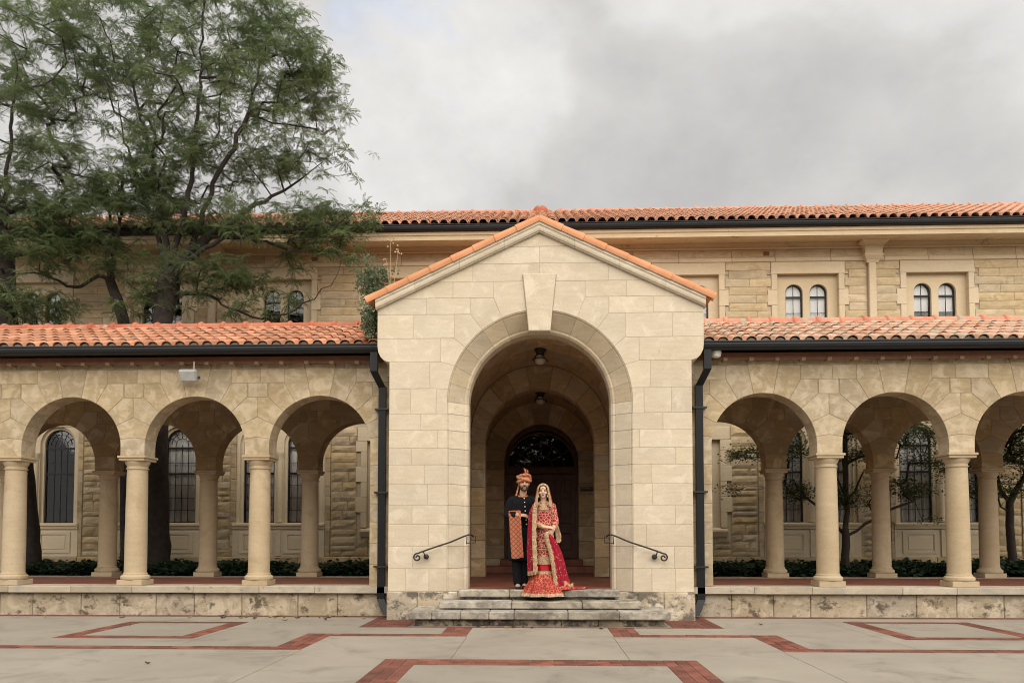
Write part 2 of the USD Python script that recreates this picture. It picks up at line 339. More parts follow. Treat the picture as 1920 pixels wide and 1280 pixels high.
dark_room = plain('dark_interior', (0.02, 0.018, 0.016), rough=0.9)
curtain_m = plain('grey_curtain', (0.80, 0.79, 0.77), rough=0.9, noise=0.05)
blind_m = plain('pale_blind', (0.62, 0.62, 0.61), rough=0.8, noise=0.03)
wood_dark = plain('dark_stained_wood', (0.095, 0.042, 0.027), rough=0.45, spec=0.4, noise=0.3, sc=5)
soil = plain('soil', (0.05, 0.035, 0.022), rough=0.95, noise=0.3)
cast_grey = plain('grey_plastic', (0.36, 0.36, 0.35), rough=0.5, noise=0.03)
white_plastic = plain('white_plastic', (0.7, 0.68, 0.62), rough=0.5, noise=0.03)
opal = plain('opal_glass', (0.66, 0.60, 0.50), rough=0.25, noise=0.02)
brick_m = plain('red_paving_brick', (0.172, 0.056, 0.036), rough=0.8, noise=0.35, sc=5, bump=0.3, rnd=0.32)
brick_joint = plain('paving_joint', (0.27, 0.20, 0.155), rough=0.95, noise=0.2)
pane_m = M('window_pane', {'t': ('transparent_bsdf', {'color': (1.0, 1.0, 1.0)}), 'g': ('glossy_bsdf', {'roughness': 0.03, 'color': (0.9, 0.9, 0.9)}), 'f': ('fresnel', {'IOR': 1.38}), 'mx': ('mix_closure', {})},
           [('f.fac', 'mx.fac'), ('t.BSDF', 'mx.closure1'), ('g.BSDF', 'mx.closure2')], surface='mx.closure')
concrete = M('concrete', {'g': ('geometry', {}), 'oi': ('object_info', {}), 'n1': ('noise_texture', {'scale': 0.55, 'detail': 6, 'roughness': 0.62}), 'r1': ('rgb_ramp', {'ramp': [(0.3, (0.25, 0.222, 0.183)), (0.7, (0.33, 0.297, 0.247))]}),
     'n2': ('noise_texture', {'scale': 75, 'detail': 3}), 'r2': ('rgb_ramp', {'ramp': [(0.3, (0.80,) * 3), (0.5, (1.0,) * 3), (0.7, (1.1,) * 3)]}), 'm': ('mix', {'mix_type': 'multiply', 'fac': 0.8}),
     'n3': ('noise_texture', {'scale': 1.4, 'detail': 8, 'roughness': 0.7, 'distortion': 0.8}), 'r3': ('rgb_ramp', {'ramp': [(0.30, (0.60,) * 3), (0.40, (0.85,) * 3), (0.50, (1,) * 3)]}), 'm3': ('mix', {'mix_type': 'multiply', 'fac': 0.9}),
     'mr': ('map_range', {'to_min': 0.94, 'to_max': 1.06}), 'hv': ('hsv', {}), 'b': ('bump', {'strength': 0.15, 'distance': 0.006}), 'p': ('principled_bsdf', {'roughness': 0.85, 'specular_ior_level': 0.3})},
     [('g.position', 'n1.vector'), ('n1.fac', 'r1.fac'), ('g.position', 'n2.vector'), ('n2.fac', 'r2.fac'), ('r1.color', 'm.color1'), ('r2.color', 'm.color2'), ('g.position', 'n3.vector'), ('n3.fac', 'r3.fac'), ('m.color', 'm3.color1'), ('r3.color', 'm3.color2'),
      ('oi.random', 'mr.value'), ('mr.result', 'hv.value'), ('m3.color', 'hv.color'), ('hv.color', 'p.base_color'), ('n2.fac', 'b.height'), ('b.normal', 'p.normal')])
floor_brick = M('floor_brick', {'g': ('geometry', {}), 'br': ('brick_texture', {'color1': (0.22, 0.068, 0.04), 'color2': (0.17, 0.052, 0.032), 'mortar': (0.15, 0.085, 0.06), 'scale': 1.0, 'mortar_size': 0.006, 'brick_width': 0.23, 'row_height': 0.115}),
     'n1': ('noise_texture', {'scale': 2.0, 'detail': 5}), 'r1': ('rgb_ramp', {'ramp': [(0.3, (0.75,) * 3), (0.7, (1.25,) * 3)]}), 'm': ('mix', {'mix_type': 'multiply', 'fac': 1.0}), 'p': ('principled_bsdf', {'roughness': 0.6})},
     [('g.position', 'br.vector'), ('g.position', 'n1.vector'), ('n1.fac', 'r1.fac'), ('br.color', 'm.color1'), ('r1.color', 'm.color2'), ('m.color', 'p.base_color')])

# ------------------------------------------------------------------ ground and paving
g_ = np.array([(-400, -400, -0.03), (400, -400, -0.03), (400, 600, -0.03), (-400, 600, -0.03)], float)
top('ground', (g_, np.array([(0, 1, 2, 3)])), concrete, kind='structure')
paving = uniq('/World', 'paving'); UsdGeom.Xform.Define(stage, paving); setd(paving, kind='structure')
BX = 13.0
bands = []                                                   # (x0, x1, y0, y1, bricks run along)
def band(x0, x1, y0, y1, along): bands.append((x0, x1, y0, y1, along))
for s in (-1, 1):
    def sb(x0, x1, y0, y1, al): band(*(sorted((s * x0, s * x1))), y0, y1, al)
    sb(2.72, BX, -3.33, -3.07, 'x'); sb(2.72, 3.08, -3.07, -1.80, 'y'); sb(0.95, 2.72 + 0.36, -2.06 + 0.26, -1.80 + 0.0, 'x') if 0 else None
    sb(1.31, 2.72, -2.06, -1.80, 'x'); sb(0.95, 1.31, -2.06, -1.05, 'y')
    sb(2.55, BX, 0.36, 0.60, 'x'); sb(2.36, 2.58, -1.05, 0.60, 'y')
    q0, q1 = (4.38, 6.21) if s < 0 else (4.55, 6.40); r0, r1 = (-2.38, -0.40) if s < 0 else (-2.20, -0.10)
    sb(q0, q1, r0, r0 + 0.26, 'x'); sb(q0, q1, r1 - 0.2, r1, 'x'); sb(q0, q0 + 0.25, r0 + 0.26, r1 - 0.2, 'y'); sb(q1 - 0.25, q1, r0 + 0.26, r1 - 0.2, 'y')
    sb(1.26, 1.62, -9.0, -3.98, 'y')
band(-2.36, 2.36, -1.05, -0.93, 'x'); band(-2.36, -1.87, -0.93, -0.0, 'x'); band(1.87, 2.36, -0.93, -0.0, 'x')
band(-1.26, 1.26, -4.36, -3.98, 'x')
bands[:] = [b for b in bands if b]
region = sbox(-22, -16, 22, 0.62).difference(sbox(-2.36, 0.0, 2.36, 0.7))
brick_area = unary_union([sbox(b[0], b[2], b[1], b[3]) for b in bands])
cuts = [sbox(s * 0.935 - .004, -3.98, s * 0.935 + .004, -2.06) for s in (-1, 1)] + [sbox(s * 2.70 - .004, -16, s * 2.70 + .004, -3.33) for s in (-1, 1)] + \
       [sbox(s * 4.3 - .003, -3.07, s * 4.3 + .003, 0.36) for s in (-1, 1)] + [sbox(-22, -3.334, -2.7, -3.33)] + [sbox(-22, -6.6, 22, -6.594), sbox(s_ * 7.9 - .003, -16, s_ * 7.9 + .003, .4) if (s_ := 1) else None, sbox(-7.903, -16, -7.897, .4)]
slabs = region.difference(unary_union(cuts)).difference(brick_area)
for q in slabs.geoms:
    if q.area > 0.02: part(paving, 'concrete_slab', flat(q, -0.045, 0.0), concrete)
part(paving, 'joint_bed', flat(unary_union([brick_area.buffer(0.01), unary_union(cuts)]).intersection(region), -0.024, -0.006), brick_joint)
bl = []
for x0, x1, y0, y1, al in bands:
    L0, L1, W0, W1 = (x0, x1, y0, y1) if al == 'x' else (y0, y1, x0, x1)
    rows = max(1, round((W1 - W0) / 0.12)); rw = (W1 - W0) / rows
    for r in range(rows):
        a = L0 - (0.115 if r % 2 else 0)
        while a < L1 - 0.01:
            e = min(a + 0.232, L1); s0 = max(a, L0)
            if e - s0 > 0.03:
                bl.append((s0, e, W0 + r * rw, W0 + (r + 1) * rw) if al == 'x' else (W0 + r * rw, W0 + (r + 1) * rw, s0, e))
            a += 0.232
def brick(b):
    dz = R_.uniform(-0.0015, 0.0015)
    return bx(b[0] + .004, b[1] - .004, b[2] + .004, b[3] - .004, -0.022, 0.002 + dz, 0.004)
def seen(b):
    d = b[2] + 12.4
    return (b[2] < -5.7, abs((b[0] + b[1]) / 2) > 0.66 * d, d)
bl.sort(key=seen)
for b in bl[:298]: part(paving, 'brick', brick(b), brick_m)
part(paving, 'brick_course', cat([brick(b) for b in bl[298:]]), brick_m, kind='stuff')

# ------------------------------------------------------------------ colonnades
S_, C1, AR, AZ, YF, YB = 2.09, 4.67, 0.84, 2.765, 0.61, 0.99
ZF, ZSP = 0.48, 2.625
def arcpts(cx, a0, a1, n=6, r=AR): return arc(cx, AZ, r, a0, a1, n)

def arcade_polys(n_piers, s_in):
    """Ring polygons of the stones of one arcade elevation; s runs outwards from the porch."""
    P = []
    axes = [C1 + S_ * k for k in range(n_piers)]
    zt = 4.17
    def ray(cx, a, x): return AZ + (x - cx) * math.tan(math.radians(a))
    J1, J2, J3, J4, J5 = 8.8, 25.4, 43.7, 60.7, 79.2
    for ax in axes:
        cl, cr = ax - S_ / 2, ax + S_ / 2                      # arch centres left and right of this pier
        h = S_ / 2
        P.append([(ax - h + AR, ZSP), (ax + h - AR, ZSP), (cr - AR, AZ)] + [(2 * cr - x, z) for x, z in arcpts(cr, 0, J1, 3)][1:] + [(ax, ray(cl, J1, ax))] + arcpts(cl, J1, 0, 3))
        right = [(2 * cr - x, z) for x, z in arcpts(cr, J1, J2, 4)]
        P.append([(ax, ray(cl, J1, ax))] + right + [(ax, ray(cl, J2, ax))] + arcpts(cl, J2, J1, 4))
        pz = ray(cl, J2, ax)
        P.append(arcpts(cl, J3, J2, 5) + [(ax, pz), (ax, 3.59), (cl + 0.87, 3.59)])
        P.append([(ax, pz)] + [(2 * cr - x, z) for x, z in arcpts(cr, J2, J3, 5)] + [(cr - 0.87, 3.59), (ax, 3.59)])
        for sgn, c in ((1, cl), (-1, cr)):
            f = (lambda pts: pts) if sgn > 0 else (lambda pts: [(2 * c - x, z) for x, z in pts][::-1])
            P.append(f(arcpts(c, J4, J3, 5) + [(c + .87, 3.59), (c + .87, 3.83), (c + .60, 3.83)]))
            kx = lambda z: (z - AZ) / math.tan(math.radians(J5))
            P.append(f(arcpts(c, J5, J4, 5) + [(c + .60, 3.83), (c + .60, 4.065), (c + kx(4.065), 4.065)]))
        P.append([(ax - .16, 3.59), (ax + .16, 3.59), (ax + .16, 3.83), (ax - .16, 3.83)])
        j = ax + R_.uniform(-.08, .08)
        P.append([(cl + .60, 3.83), (j, 3.83), (j, 4.065), (cl + .60, 4.065)])
        P.append([(j, 3.83), (cr - .60, 3.83), (cr - .60, 4.065), (j, 4.065)])
    cs = [axes[0] - S_ / 2] + [a + S_ / 2 for a in axes[:-1]]
    for c in cs:
        P.append([(c + x, z) for x, z in ((-.262, 4.135),)] + [(2 * c - x, z) for x, z in arcpts(c, J5, 90, 3)][:] + arcpts(c, 90, J5, 3)[1:] + [(c + .262, 4.135)])
    # the half bay against the porch
    c = cs[0]
    f = lambda pts: [(2 * c - x, z) for x, z in pts][::-1]
    P.append(f(arcpts(c, J5, J4, 5) + [(c + .60, 3.83), (c + .60, 4.065), (c + (4.065 - AZ) / math.tan(math.radians(J5)), 4.065)]))
    P.append(f(arcpts(c, J4, J3, 5) + [(c + .87, 3.59), (c + .87, 3.83), (c + .60, 3.83)]))
    P.append([(s_in, 3.83), (c - .60, 3.83), (c - .60, 4.065), (s_in, 4.065)])
    P.append([(s_in, 3.59), (c - .87, 3.59), (c - .87, 3.83), (s_in, 3.83)])
    za = AZ + (c - s_in) * math.tan(math.radians(J2))
    P.append(f(arcpts(c, J3, J2, 5) + [(2 * c - s_in, za), (2 * c - s_in, 3.59), (c + .87, 3.59)]))
    zb = AZ + (c - s_in) * math.tan(math.radians(J1))
    P.append(f(arcpts(c, J2, J1, 4) + [(2 * c - s_in, zb), (2 * c - s_in, za)]))
    P.append(f(arcpts(c, J1, 0, 3) + [(c + AR, 2.45), (2 * c - s_in, 2.45), (2 * c - s_in, zb)]))
    zs = [0.48, 0.83, 1.17, 1.52, 1.82, 2.13, 2.45]
    for a, b in zip(zs, zs[1:]): P.append([(s_in, a), (c - AR, a), (c - AR, b), (s_in, b)])
    # top course, notched by the keystones
    x, xe = s_in, axes[-1] + .4
    cut = unary_union([Polygon([(c - .266, 4.06), (c + .266, 4.06), (c + .266, 4.139), (c - .266, 4.139)]) for c in cs])
    while x < xe - .1:
        w = R_.uniform(.38, .46); q = sbox(x, 4.065, min(x + w, xe), zt).difference(cut)
        for g in getattr(q, 'geoms', [q]):
            if g.area > .004: P.append(list(g.simplify(.001).exterior.coords)[:-1])
        x += w
    return P, axes, cs

def arch_hole(c, r, grow=0.0, foot=0.3):
    return Polygon([(c - r - grow, foot), (c + r + grow, foot), (c + r + grow, AZ)] + arc(c, AZ, r + grow, 0, 180, 24) + [(c - r - grow, AZ)])

def column(root, x, y, mat, s):
    col = holder(root, 'column')
    part(col, 'plinth', bx(x - .21, x + .21, y - .21, y + .21, ZF + .001, .572, .006), mat)
    part(col, 'base', lathe([(.19, .572), (.222, .578), (.232, .60), (.228, .63), (.205, .648), (.192, .652), (.192, .672), (.182, .680)], 28, (x, y)), mat, smooth=40)
    sh = [(.182, .680), (.176, .70)] + [(.176 - .014 * t - .004 * math.sin(PI * t) * -1, .70 + 1.70 * t) for t in np.linspace(0.05, 1, 8)]
    part(col, 'shaft', lathe(sh + [(.164, 2.405)], 28, (x, y)), mat, smooth=40)
    part(col, 'capital', cat([lathe([(.164, 2.405), (.178, 2.408), (.180, 2.422), (.165, 2.430), (.165, 2.46), (.178, 2.478), (.196, 2.515), (.203, 2.545)], 28, (x, y)), bx(x - .215, x + .215, y - .215, y + .215, 2.545, 2.585, .004), bx(x - .235, x + .235, y - .235, y + .235, 2.586, 2.624, .006)]), mat, smooth=30)

def tile_mesh(u0, up, slope0, ln, lift, w=0.224, thick=0.013, skew=0.0):
    """One S-shaped clay tile. u0: centre across; up: distance up the slope of its lower edge; slope0(u, d, h): point on the roof."""
    prof = []
    hw = w / 2
    for t in np.linspace(-1, 1, 11):
        prof.append((t * .086, .012 + .066 * math.sqrt(max(0, 1 - t * t))))
    prof = [(-hw, .004), (-.098, .002)] + prof + [(.098, .002), (hw, .004)]
    prof = np.array(prof); n = len(prof); V = []
    for (d, sc, hh) in ((up, 1.0, lift), (up + ln, .90, 0.0)):
        for top_ in (1, 0):
            for a, h in prof: V.append(slope0(u0 + a * sc + skew * (d - up), d, h * sc + hh + top_ * thick))
    V = np.array(V); i = np.arange(n - 1)
    F = [np.c_[i, i + 1, 2 * n + i + 1], np.c_[i, 2 * n + i + 1, 2 * n + i],                      # top
         np.c_[n + i + 1, n + i, 3 * n + i], np.c_[n + i + 1, 3 * n + i, 3 * n + i + 1],          # underside
         np.c_[n + i, n + i + 1, i + 1], np.c_[n + i, i + 1, i]]                                  # lower end
    return V, np.vstack(F)

def fix_up(m):
    """Turns the faces so that the tile's upper side faces up."""
    V, F = m; c = V[F[:20]]; nz = np.cross(c[:, 1] - c[:, 0], c[:, 2] - c[:, 0])[:, 2].sum()
    return (V, F) if nz > 0 else (V, F[:, ::-1])

def ridge_tile(x0, ln, y, z, s, r=.115):
    out = []; n = 10
    a = np.linspace(-.1 * PI, 1.1 * PI, n)
    prof = [(0, r), (ln * .80, r * .96), (ln * .82, r * 1.10), (ln * .86, r * 1.24), (ln * .92, r * 1.27), (ln * .98, r * 1.2), (ln, r * 1.02)]
    V = np.array([(x0 + s * d, y - rr * math.cos(t), z + rr * math.sin(t) * .95) for d, rr in prof for t in a])
    F = []
    for k in range(len(prof) - 1):
        for i in range(n - 1): F += [(k * n + i, k * n + i + 1, (k + 1) * n + i + 1), (k * n + i, (k + 1) * n + i + 1, (k + 1) * n + i)]
    return fix_up((V, np.array(F)))

RY, RZ, EY, EZ = 2.26, 5.14, 0.225, 4.335
SL = math.hypot(RY - EY, RZ - EZ); SU = np.array([(RY - EY) / SL, (RZ - EZ) / SL]); SN = np.array([-SU[1], SU[0]])
def walk_slope(u, d, h): return (u, EY + SU[0] * d + SN[0] * h, EZ + SU[1] * d + SN[1] * h)

def colonnade(s, label):
    root = thing('colonnade', label, 'colonnade', (s * 7.0, 2.2, 0))
    xe = 12.6; n_p = 4
    P, axes, cs = arcade_polys(n_p, 2.40)
    to = lambda y0: (lambda V: np.c_[V[:, 0], y0 + V[:, 2], V[:, 1]])
    w = axes[-1] + .4
    holes = [list(arch_hole(c, AR, .006).exterior.coords)[:-1] for c in cs]
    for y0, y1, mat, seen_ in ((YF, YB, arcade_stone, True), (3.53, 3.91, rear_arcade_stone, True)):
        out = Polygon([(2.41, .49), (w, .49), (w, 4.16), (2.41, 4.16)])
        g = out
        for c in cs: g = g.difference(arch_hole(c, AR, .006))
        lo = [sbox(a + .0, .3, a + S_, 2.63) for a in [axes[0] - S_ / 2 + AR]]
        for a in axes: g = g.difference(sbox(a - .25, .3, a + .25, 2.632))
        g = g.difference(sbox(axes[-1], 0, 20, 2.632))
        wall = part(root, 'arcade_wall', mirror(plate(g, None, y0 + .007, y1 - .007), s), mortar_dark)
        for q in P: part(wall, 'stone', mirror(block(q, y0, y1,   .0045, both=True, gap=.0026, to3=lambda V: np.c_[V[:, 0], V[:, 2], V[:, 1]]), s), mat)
    for a in axes:
        column(root, s * a, .80, col_stone, s); column(root, s * a, 3.72, col_stone, s)
    # platform: plinth stones, coping stones, brick floor, rear kerb
    plat = part(root, 'platform', mirror(bx(2.40, xe, .63, 3.94, -.02, .368), s), mortar_dark)
    x = 2.40
    while x < xe - .2:
        w_ = R_.uniform(.55, .95); e = min(x + w_, xe)
        part(plat, 'plinth_stone', mirror(block([(x, -.02), (e, -.02), (e, .362), (x, .362)], .60 + R_.uniform(-.004, .004), .66, .01, to3=lambda V: np.c_[V[:, 0], V[:, 2], V[:, 1]]), s), plinth_stone); x = e
    x = 2.40
    while x < xe - .2:
        e = min(x + R_.uniform(.8, 1.5), xe)
        part(plat, 'coping_stone', mirror(bx(x + .002, e - .002, .50, 1.06, .370 + R_.uniform(-.002, .002), ZF, .008), s), coping_stone); x = e
    x = 2.40
    while x < xe - .2:
        e = min(x + R_.uniform(1.0, 1.6), xe)
        part(plat, 'kerb_stone', mirror(bx(x + .002, e - .002, 3.47, 3.97, .370, ZF, .008), s), coping_stone); x = e
    part(plat, 'brick_floor', mirror(bx(2.40, xe, 1.06, 3.47, .370, ZF - .004), s), floor_brick)
    # roof: boards, rafter ends, tiles
    roof = part(root, 'roof', mirror(cat([sweep_x([(.30, 4.25), (RY, RZ - .09), (RY, RZ - .04), (.28, 4.315)], 2.56, xe), sweep_x([(RY, RZ - .09), (4.24, 4.27), (4.26, 4.335), (RY, RZ - .04)], 2.56, xe), sweep_x([(.99, 4.19), (3.53, 4.19), (3.53, 4.21), (.99, 4.21)], 2.42, xe)]), s), ceiling_board)
    part(roof, 'fascia_board', mirror(bx(2.56, xe, .47, .50, 4.12, 4.235), s), timber)
    x = 2.95
    while x < xe:
        part(roof, 'rafter_end', mirror(bx(x, x + .07, .455, .60, 4.105, 4.16, .004), s), timber_pale); x += .415
    tm = tile_left if s < 0 else tile_right
    exp_ = SL / 6.0
    tl = []
    u = 2.56 + .112
    while u < xe:
        for r in range(6):
            jit = R_.uniform(-.006, .006)
            tl.append((u, r, fix_up(tile_mesh(s * (u + jit), r * exp_ + R_.uniform(-.008, .008), walk_slope, exp_ * 1.16, .020 + R_.uniform(-.003, .005), skew=R_.uniform(-.02, .02)))))
        u += .224
    near = [t for t in tl if t[0] < 9.9]; far = [t for t in tl if t[0] >= 9.9]
    for t in near[:298]: part(roof, 'roof_tile', t[2], tm)
    if near[298:] + far: part(roof, 'roof_tiles', cat([t[2] for t in near[298:] + far]), tm, kind='stuff')
    back = lambda u_, d, h: (u_, 4.26 - SU[0] * d - SN[0] * h, EZ + SU[1] * d + SN[1] * h)
    bk = []; u = 2.56 + .112
    while u < xe:
        for r in range(6): bk.append(fix_up(tile_mesh(s * u, r * exp_, back, exp_ * 1.16, .02)))
        u += .224
    part(roof, 'rear_roof_tiles', cat(bk), tm, kind='stuff')
    x = 2.58
    while x < xe:
        part(roof, 'ridge_tile', ridge_tile(s * x, .435, RY, RZ + .035, s), tile_ridge if s < 0 else tile_ridge_pale, smooth=50); x += .42
    part(roof, 'ridge_mortar', mirror(sweep_x([(RY - .15, RZ - .03), (RY + .15, RZ - .03), (RY + .1, RZ + .055), (RY - .1, RZ + .055)], 2.56, xe), s), mortar)
    gp = [(.30, 4.365), (.17, 4.365), (.168, 4.345), (.18, 4.335), (.172, 4.31), (.180, 4.27), (.20, 4.245), (.24, 4.235), (.30, 4.235)]
    plugs = []; u = 2.56 + .112
    while u < xe:
        e = [walk_slope(s * (u + .074 * math.cos(t)), .022, .010 + .062 * max(0, math.sin(t))) for t in np.linspace(0, PI, 9)]
        f = [walk_slope(s * (u + .074 * math.cos(t)), .06, .010 + .062 * max(0, math.sin(t))) for t in np.linspace(0, PI, 9)]
        plugs.append(fix_up((np.array(e + f), np.array([(0, i, i + 1) for i in range(1, 8)] + [(i, i + 1, i + 10) for i in range(8)] + [(i, i + 10, i + 9) for i in range(8)])))); u += .224
    part(roof, 'eave_filler', cat(plugs), mortar_dark, kind='stuff')
    part(root, 'gutter', mirror(sweep_x(gp, 2.555, xe), s), gutter_m)
    return root
colonnade(-1, 'long arcaded walkway left of the stone porch, with orange clay tile roof')
colonnade(1, 'arcaded walkway right of the stone porch, with paler lichened tile roof')

# ------------------------------------------------------------------ the porch
PORCH = thing('porch', 'tall gabled limestone entrance porch with a deep round arch', 'porch', (0, 1, 0))
OC, RO, RI = 3.39, 1.44, 1.13
RK = (6.054 - 4.90) / 2.46                                    # slope of the gable
gable = Polygon([(-2.36, 0), (2.36, 0), (2.36, 4.02), (2.44, 4.045), (2.50, 4.10), (2.54, 4.18), (2.553, 4.28), (2.553, 6.054 - RK * 2.553), (0, 6.054), (-2.553, 6.054 - RK * 2.553), (-2.553, 4.28), (-2.54, 4.18), (-2.50, 4.10), (-2.44, 4.045), (-2.36, 4.02)])
opening = Polygon([(-RO - .004, -1), (RO + .004, -1), (RO + .004, OC)] + arc(0, OC, RO + .004, 0, 180, 40) + [(-RO - .004, OC)])
key = Polygon([(-.17, 4.49), (.17, 4.49), (.263, 5.395), (-.263, 5.395)])
fw = part(PORCH, 'front_wall', plate(gable.buffer(-.012).difference(opening).difference(key), None, .0055, .56), mortar)
XZ = lambda V: np.c_[V[:, 0], V[:, 2], V[:, 1]]
def face_stone(poly, mat=porch_stone, y0=0.0, y1=.2, bev=.0032):
    q = poly if isinstance(poly, Polygon) else Polygon(poly)
    q = q.intersection(gable).difference(key.buffer(.001)) if True else q
    for g in getattr(q, 'geoms', [q]):
        if g.geom_type == 'Polygon' and g.area > .003:
            c = list(g.simplify(.0008).exterior.coords)[:-1]
            part(fw, 'stone', block(c, y0 + R_.uniform(-.001, .001), y1, bev, gap=.0018, to3=XZ), mat)
AA, AB, AC, AD, AK = 23.0, 36.2, 51.6, 66.0, 80.5
ro = lambda a0, a1, n=7: arc(0, OC, RO + .004, a0, a1, n)
for s in (-1, 1):
    m = (lambda p: p) if s > 0 else (lambda p: [(-x, z) for x, z in p])
    face_stone(m(ro(AA, AB) + [(1.337, 4.39), (1.55, 4.39), (1.55, 4.02)]))
    face_stone(m(ro(AB, AC) + [(1.085, 4.77), (1.337, 4.77), (1.337, 4.39)]))
    face_stone(m(ro(AC, AD) + [(.718, 5.03), (1.085, 5.03), (1.085, 4.77)]))
    face_stone(m(ro(AD, 84) + [(.15, 5.285), (.718, 5.285), (.718, 5.03)]))
    face_stone(m(ro(8, AA) + [(1.55, 4.02), (1.72, 4.02), (1.72, 3.60)]))
    face_stone(m([(RO + .004, OC)] + ro(0, 8, 4) + [(1.62, 3.60), (1.62, 3.20), (RO + .004, 3.20)]))
    rows = [(5.57, 5.838, [0, 3]), (5.285, 5.57, [0.0, 1.05, 3]), (5.03, 5.285, [.718, 1.36, 3]), (4.77, 5.03, [1.085, 1.78, 3]), (4.39, 4.77, [1.337, 1.98, 3]), (4.02, 4.39, [1.55, 3]), (3.60, 4.02, [1.72, 2.36]),
            (3.203, 3.60, [1.62, 2.02, 2.36]), (2.943, 3.203, [1.44, 1.86, 2.36]), (2.659, 2.943, [1.44, 1.60, 2.36]), (2.402, 2.659, [1.44, 2.0, 2.36]), (2.10, 2.402, [1.44, 1.80, 2.36]), (1.771, 2.10, [1.44, 1.75, 2.36]),
            (1.471, 1.771, [1.44, 1.99, 2.36]), (1.13, 1.471, [1.44, 1.73, 2.36]), (.795, 1.13, [1.44, 1.98, 2.36]), (.435, .795, [1.44, 1.72, 2.08, 2.36])]
    for z0, z1, xs in rows:
        if s > 0 and len(xs) == 3: xs = [xs[0], xs[1] + R_.uniform(-.1, .12), xs[2]]
        for a, b in zip(xs, xs[1:]): face_stone(m([(a, z0), (b, z0), (b, z1), (a, z1)]), y1=.5 if b >= 2.3 else .2)
    for a, b in ((1.13, 1.50), (1.50, 1.90), (1.90, 2.375)):
        part(fw, 'stone', mirror(bx(a + .003, b - .003, -.022, .5, -.02, .432, .012), s), foot_stone)
face_stone([(-.9, 5.84), (.9, 5.84), (.9, 6.2), (-.9, 6.2)])
# the splayed ring of the arch and its jambs
prof = [(RO, 0.0), (RO - .012, .006), (RO - .022, .030), (RO - .035, .034), (RI + .075, .205), (RI + .062, .222), (RI + .03, .226), (RI, .262), (RI, .55), (RO, .55)]
def ring(a0, a1, n=7, g=.0016):
    aa = np.radians(np.linspace(a0, a1, n)); k = len(prof)
    V = np.array([((r) * math.cos(t), y, OC + r * math.sin(t)) for t in aa for r, y in prof])
    e = np.radians(a0), np.radians(a1)
    V[:k] += np.array([-math.sin(e[0]), 0, math.cos(e[0])]) * g; V[-k:] -= np.array([-math.sin(e[1]), 0, math.cos(e[1])]) * g
    F = []
    for q in range(n - 1):
        for i in range(k):
            j = (i + 1) % k; F += [(q * k + i, q * k + j, (q + 1) * k + j), (q * k + i, (q + 1) * k + j, (q + 1) * k + i)]
    t = tri(np.array(prof)); F = np.vstack([np.array(F), t, t[:, ::-1] + (n - 1) * k])
    c = V[F]; vol = np.einsum('ij,ij->i', c[:, 0] - V.mean(0), np.cross(c[:, 1] - V.mean(0), c[:, 2] - V.mean(0))).sum()
    return V, (F if vol > 0 else F[:, ::-1])
arch = holder(PORCH, 'arch_ring')
for a0, a1 in ((0, 12), (12, AA), (AA, AB), (AB, AC), (AC, AD), (AD, 83)):
    part(arch, 'stone', ring(a0, a1), splay_stone); part(arch, 'stone', ring(180 - a1, 180 - a0), splay_stone)
part(arch, 'stone', ring(83, 97), splay_stone)
part(arch, 'keystone', block(list(key.exterior.coords)[:-1], -.035, .235, .01, gap=.001, to3=XZ), porch_stone)
zs = [.436, .795, 1.13, 1.471, 1.771, 2.10, 2.402, 2.659, 2.943, 3.203, OC]
for s in (-1, 1):
    for z0, z1 in zip(zs, zs[1:]):
        t = Polygon([(r, y) for r, y in prof]); mm = flat(t, z0 + .003, z1 - .003)
        part(arch, 'jamb_stone', mirror(mm, s), porch_stone)
# raking cornice, verge tiles, roof
nx, nz = -RK / math.hypot(1, RK), 1 / math.hypot(1, RK)
for s in (-1, 1):
    L = 2.575
    pr_ = [(0, 0), (.05, .0), (.055, .012), (.075, .02), (.085, .05), (.085, .10), (.10, .108), (.10, .175), (0, .175)]   # (forward, up)
    edges = [0, .55, 1.25, 1.95, L]
    for a, b in zip(edges, edges[1:]):
        V = np.array([(x, -f, 6.054 - RK * x + u) for x in (a + (.0015 if a else 0), b - .0015) for f, u in [(-.5, 0)] + pr_ + [(-.5, .175)]]); k = len(pr_) + 2; i = np.arange(k); j = (i + 1) % k
        t = tri(np.array([(-.5, 0)] + pr_ + [(-.5, .175)]))
        F = np.vstack([np.c_[i, j, k + j], np.c_[i, k + j, k + i], t[:, ::-1], t + k]); c = V[F] - V.mean(0)
        if np.einsum('ij,ij->i', c[:, 0], np.cross(c[:, 1], c[:, 2])).sum() < 0: F = F[:, ::-1]
        part(fw, 'cornice_stone', mirror((V, F), s), porch_stone)
roof = holder(PORCH, 'roof')
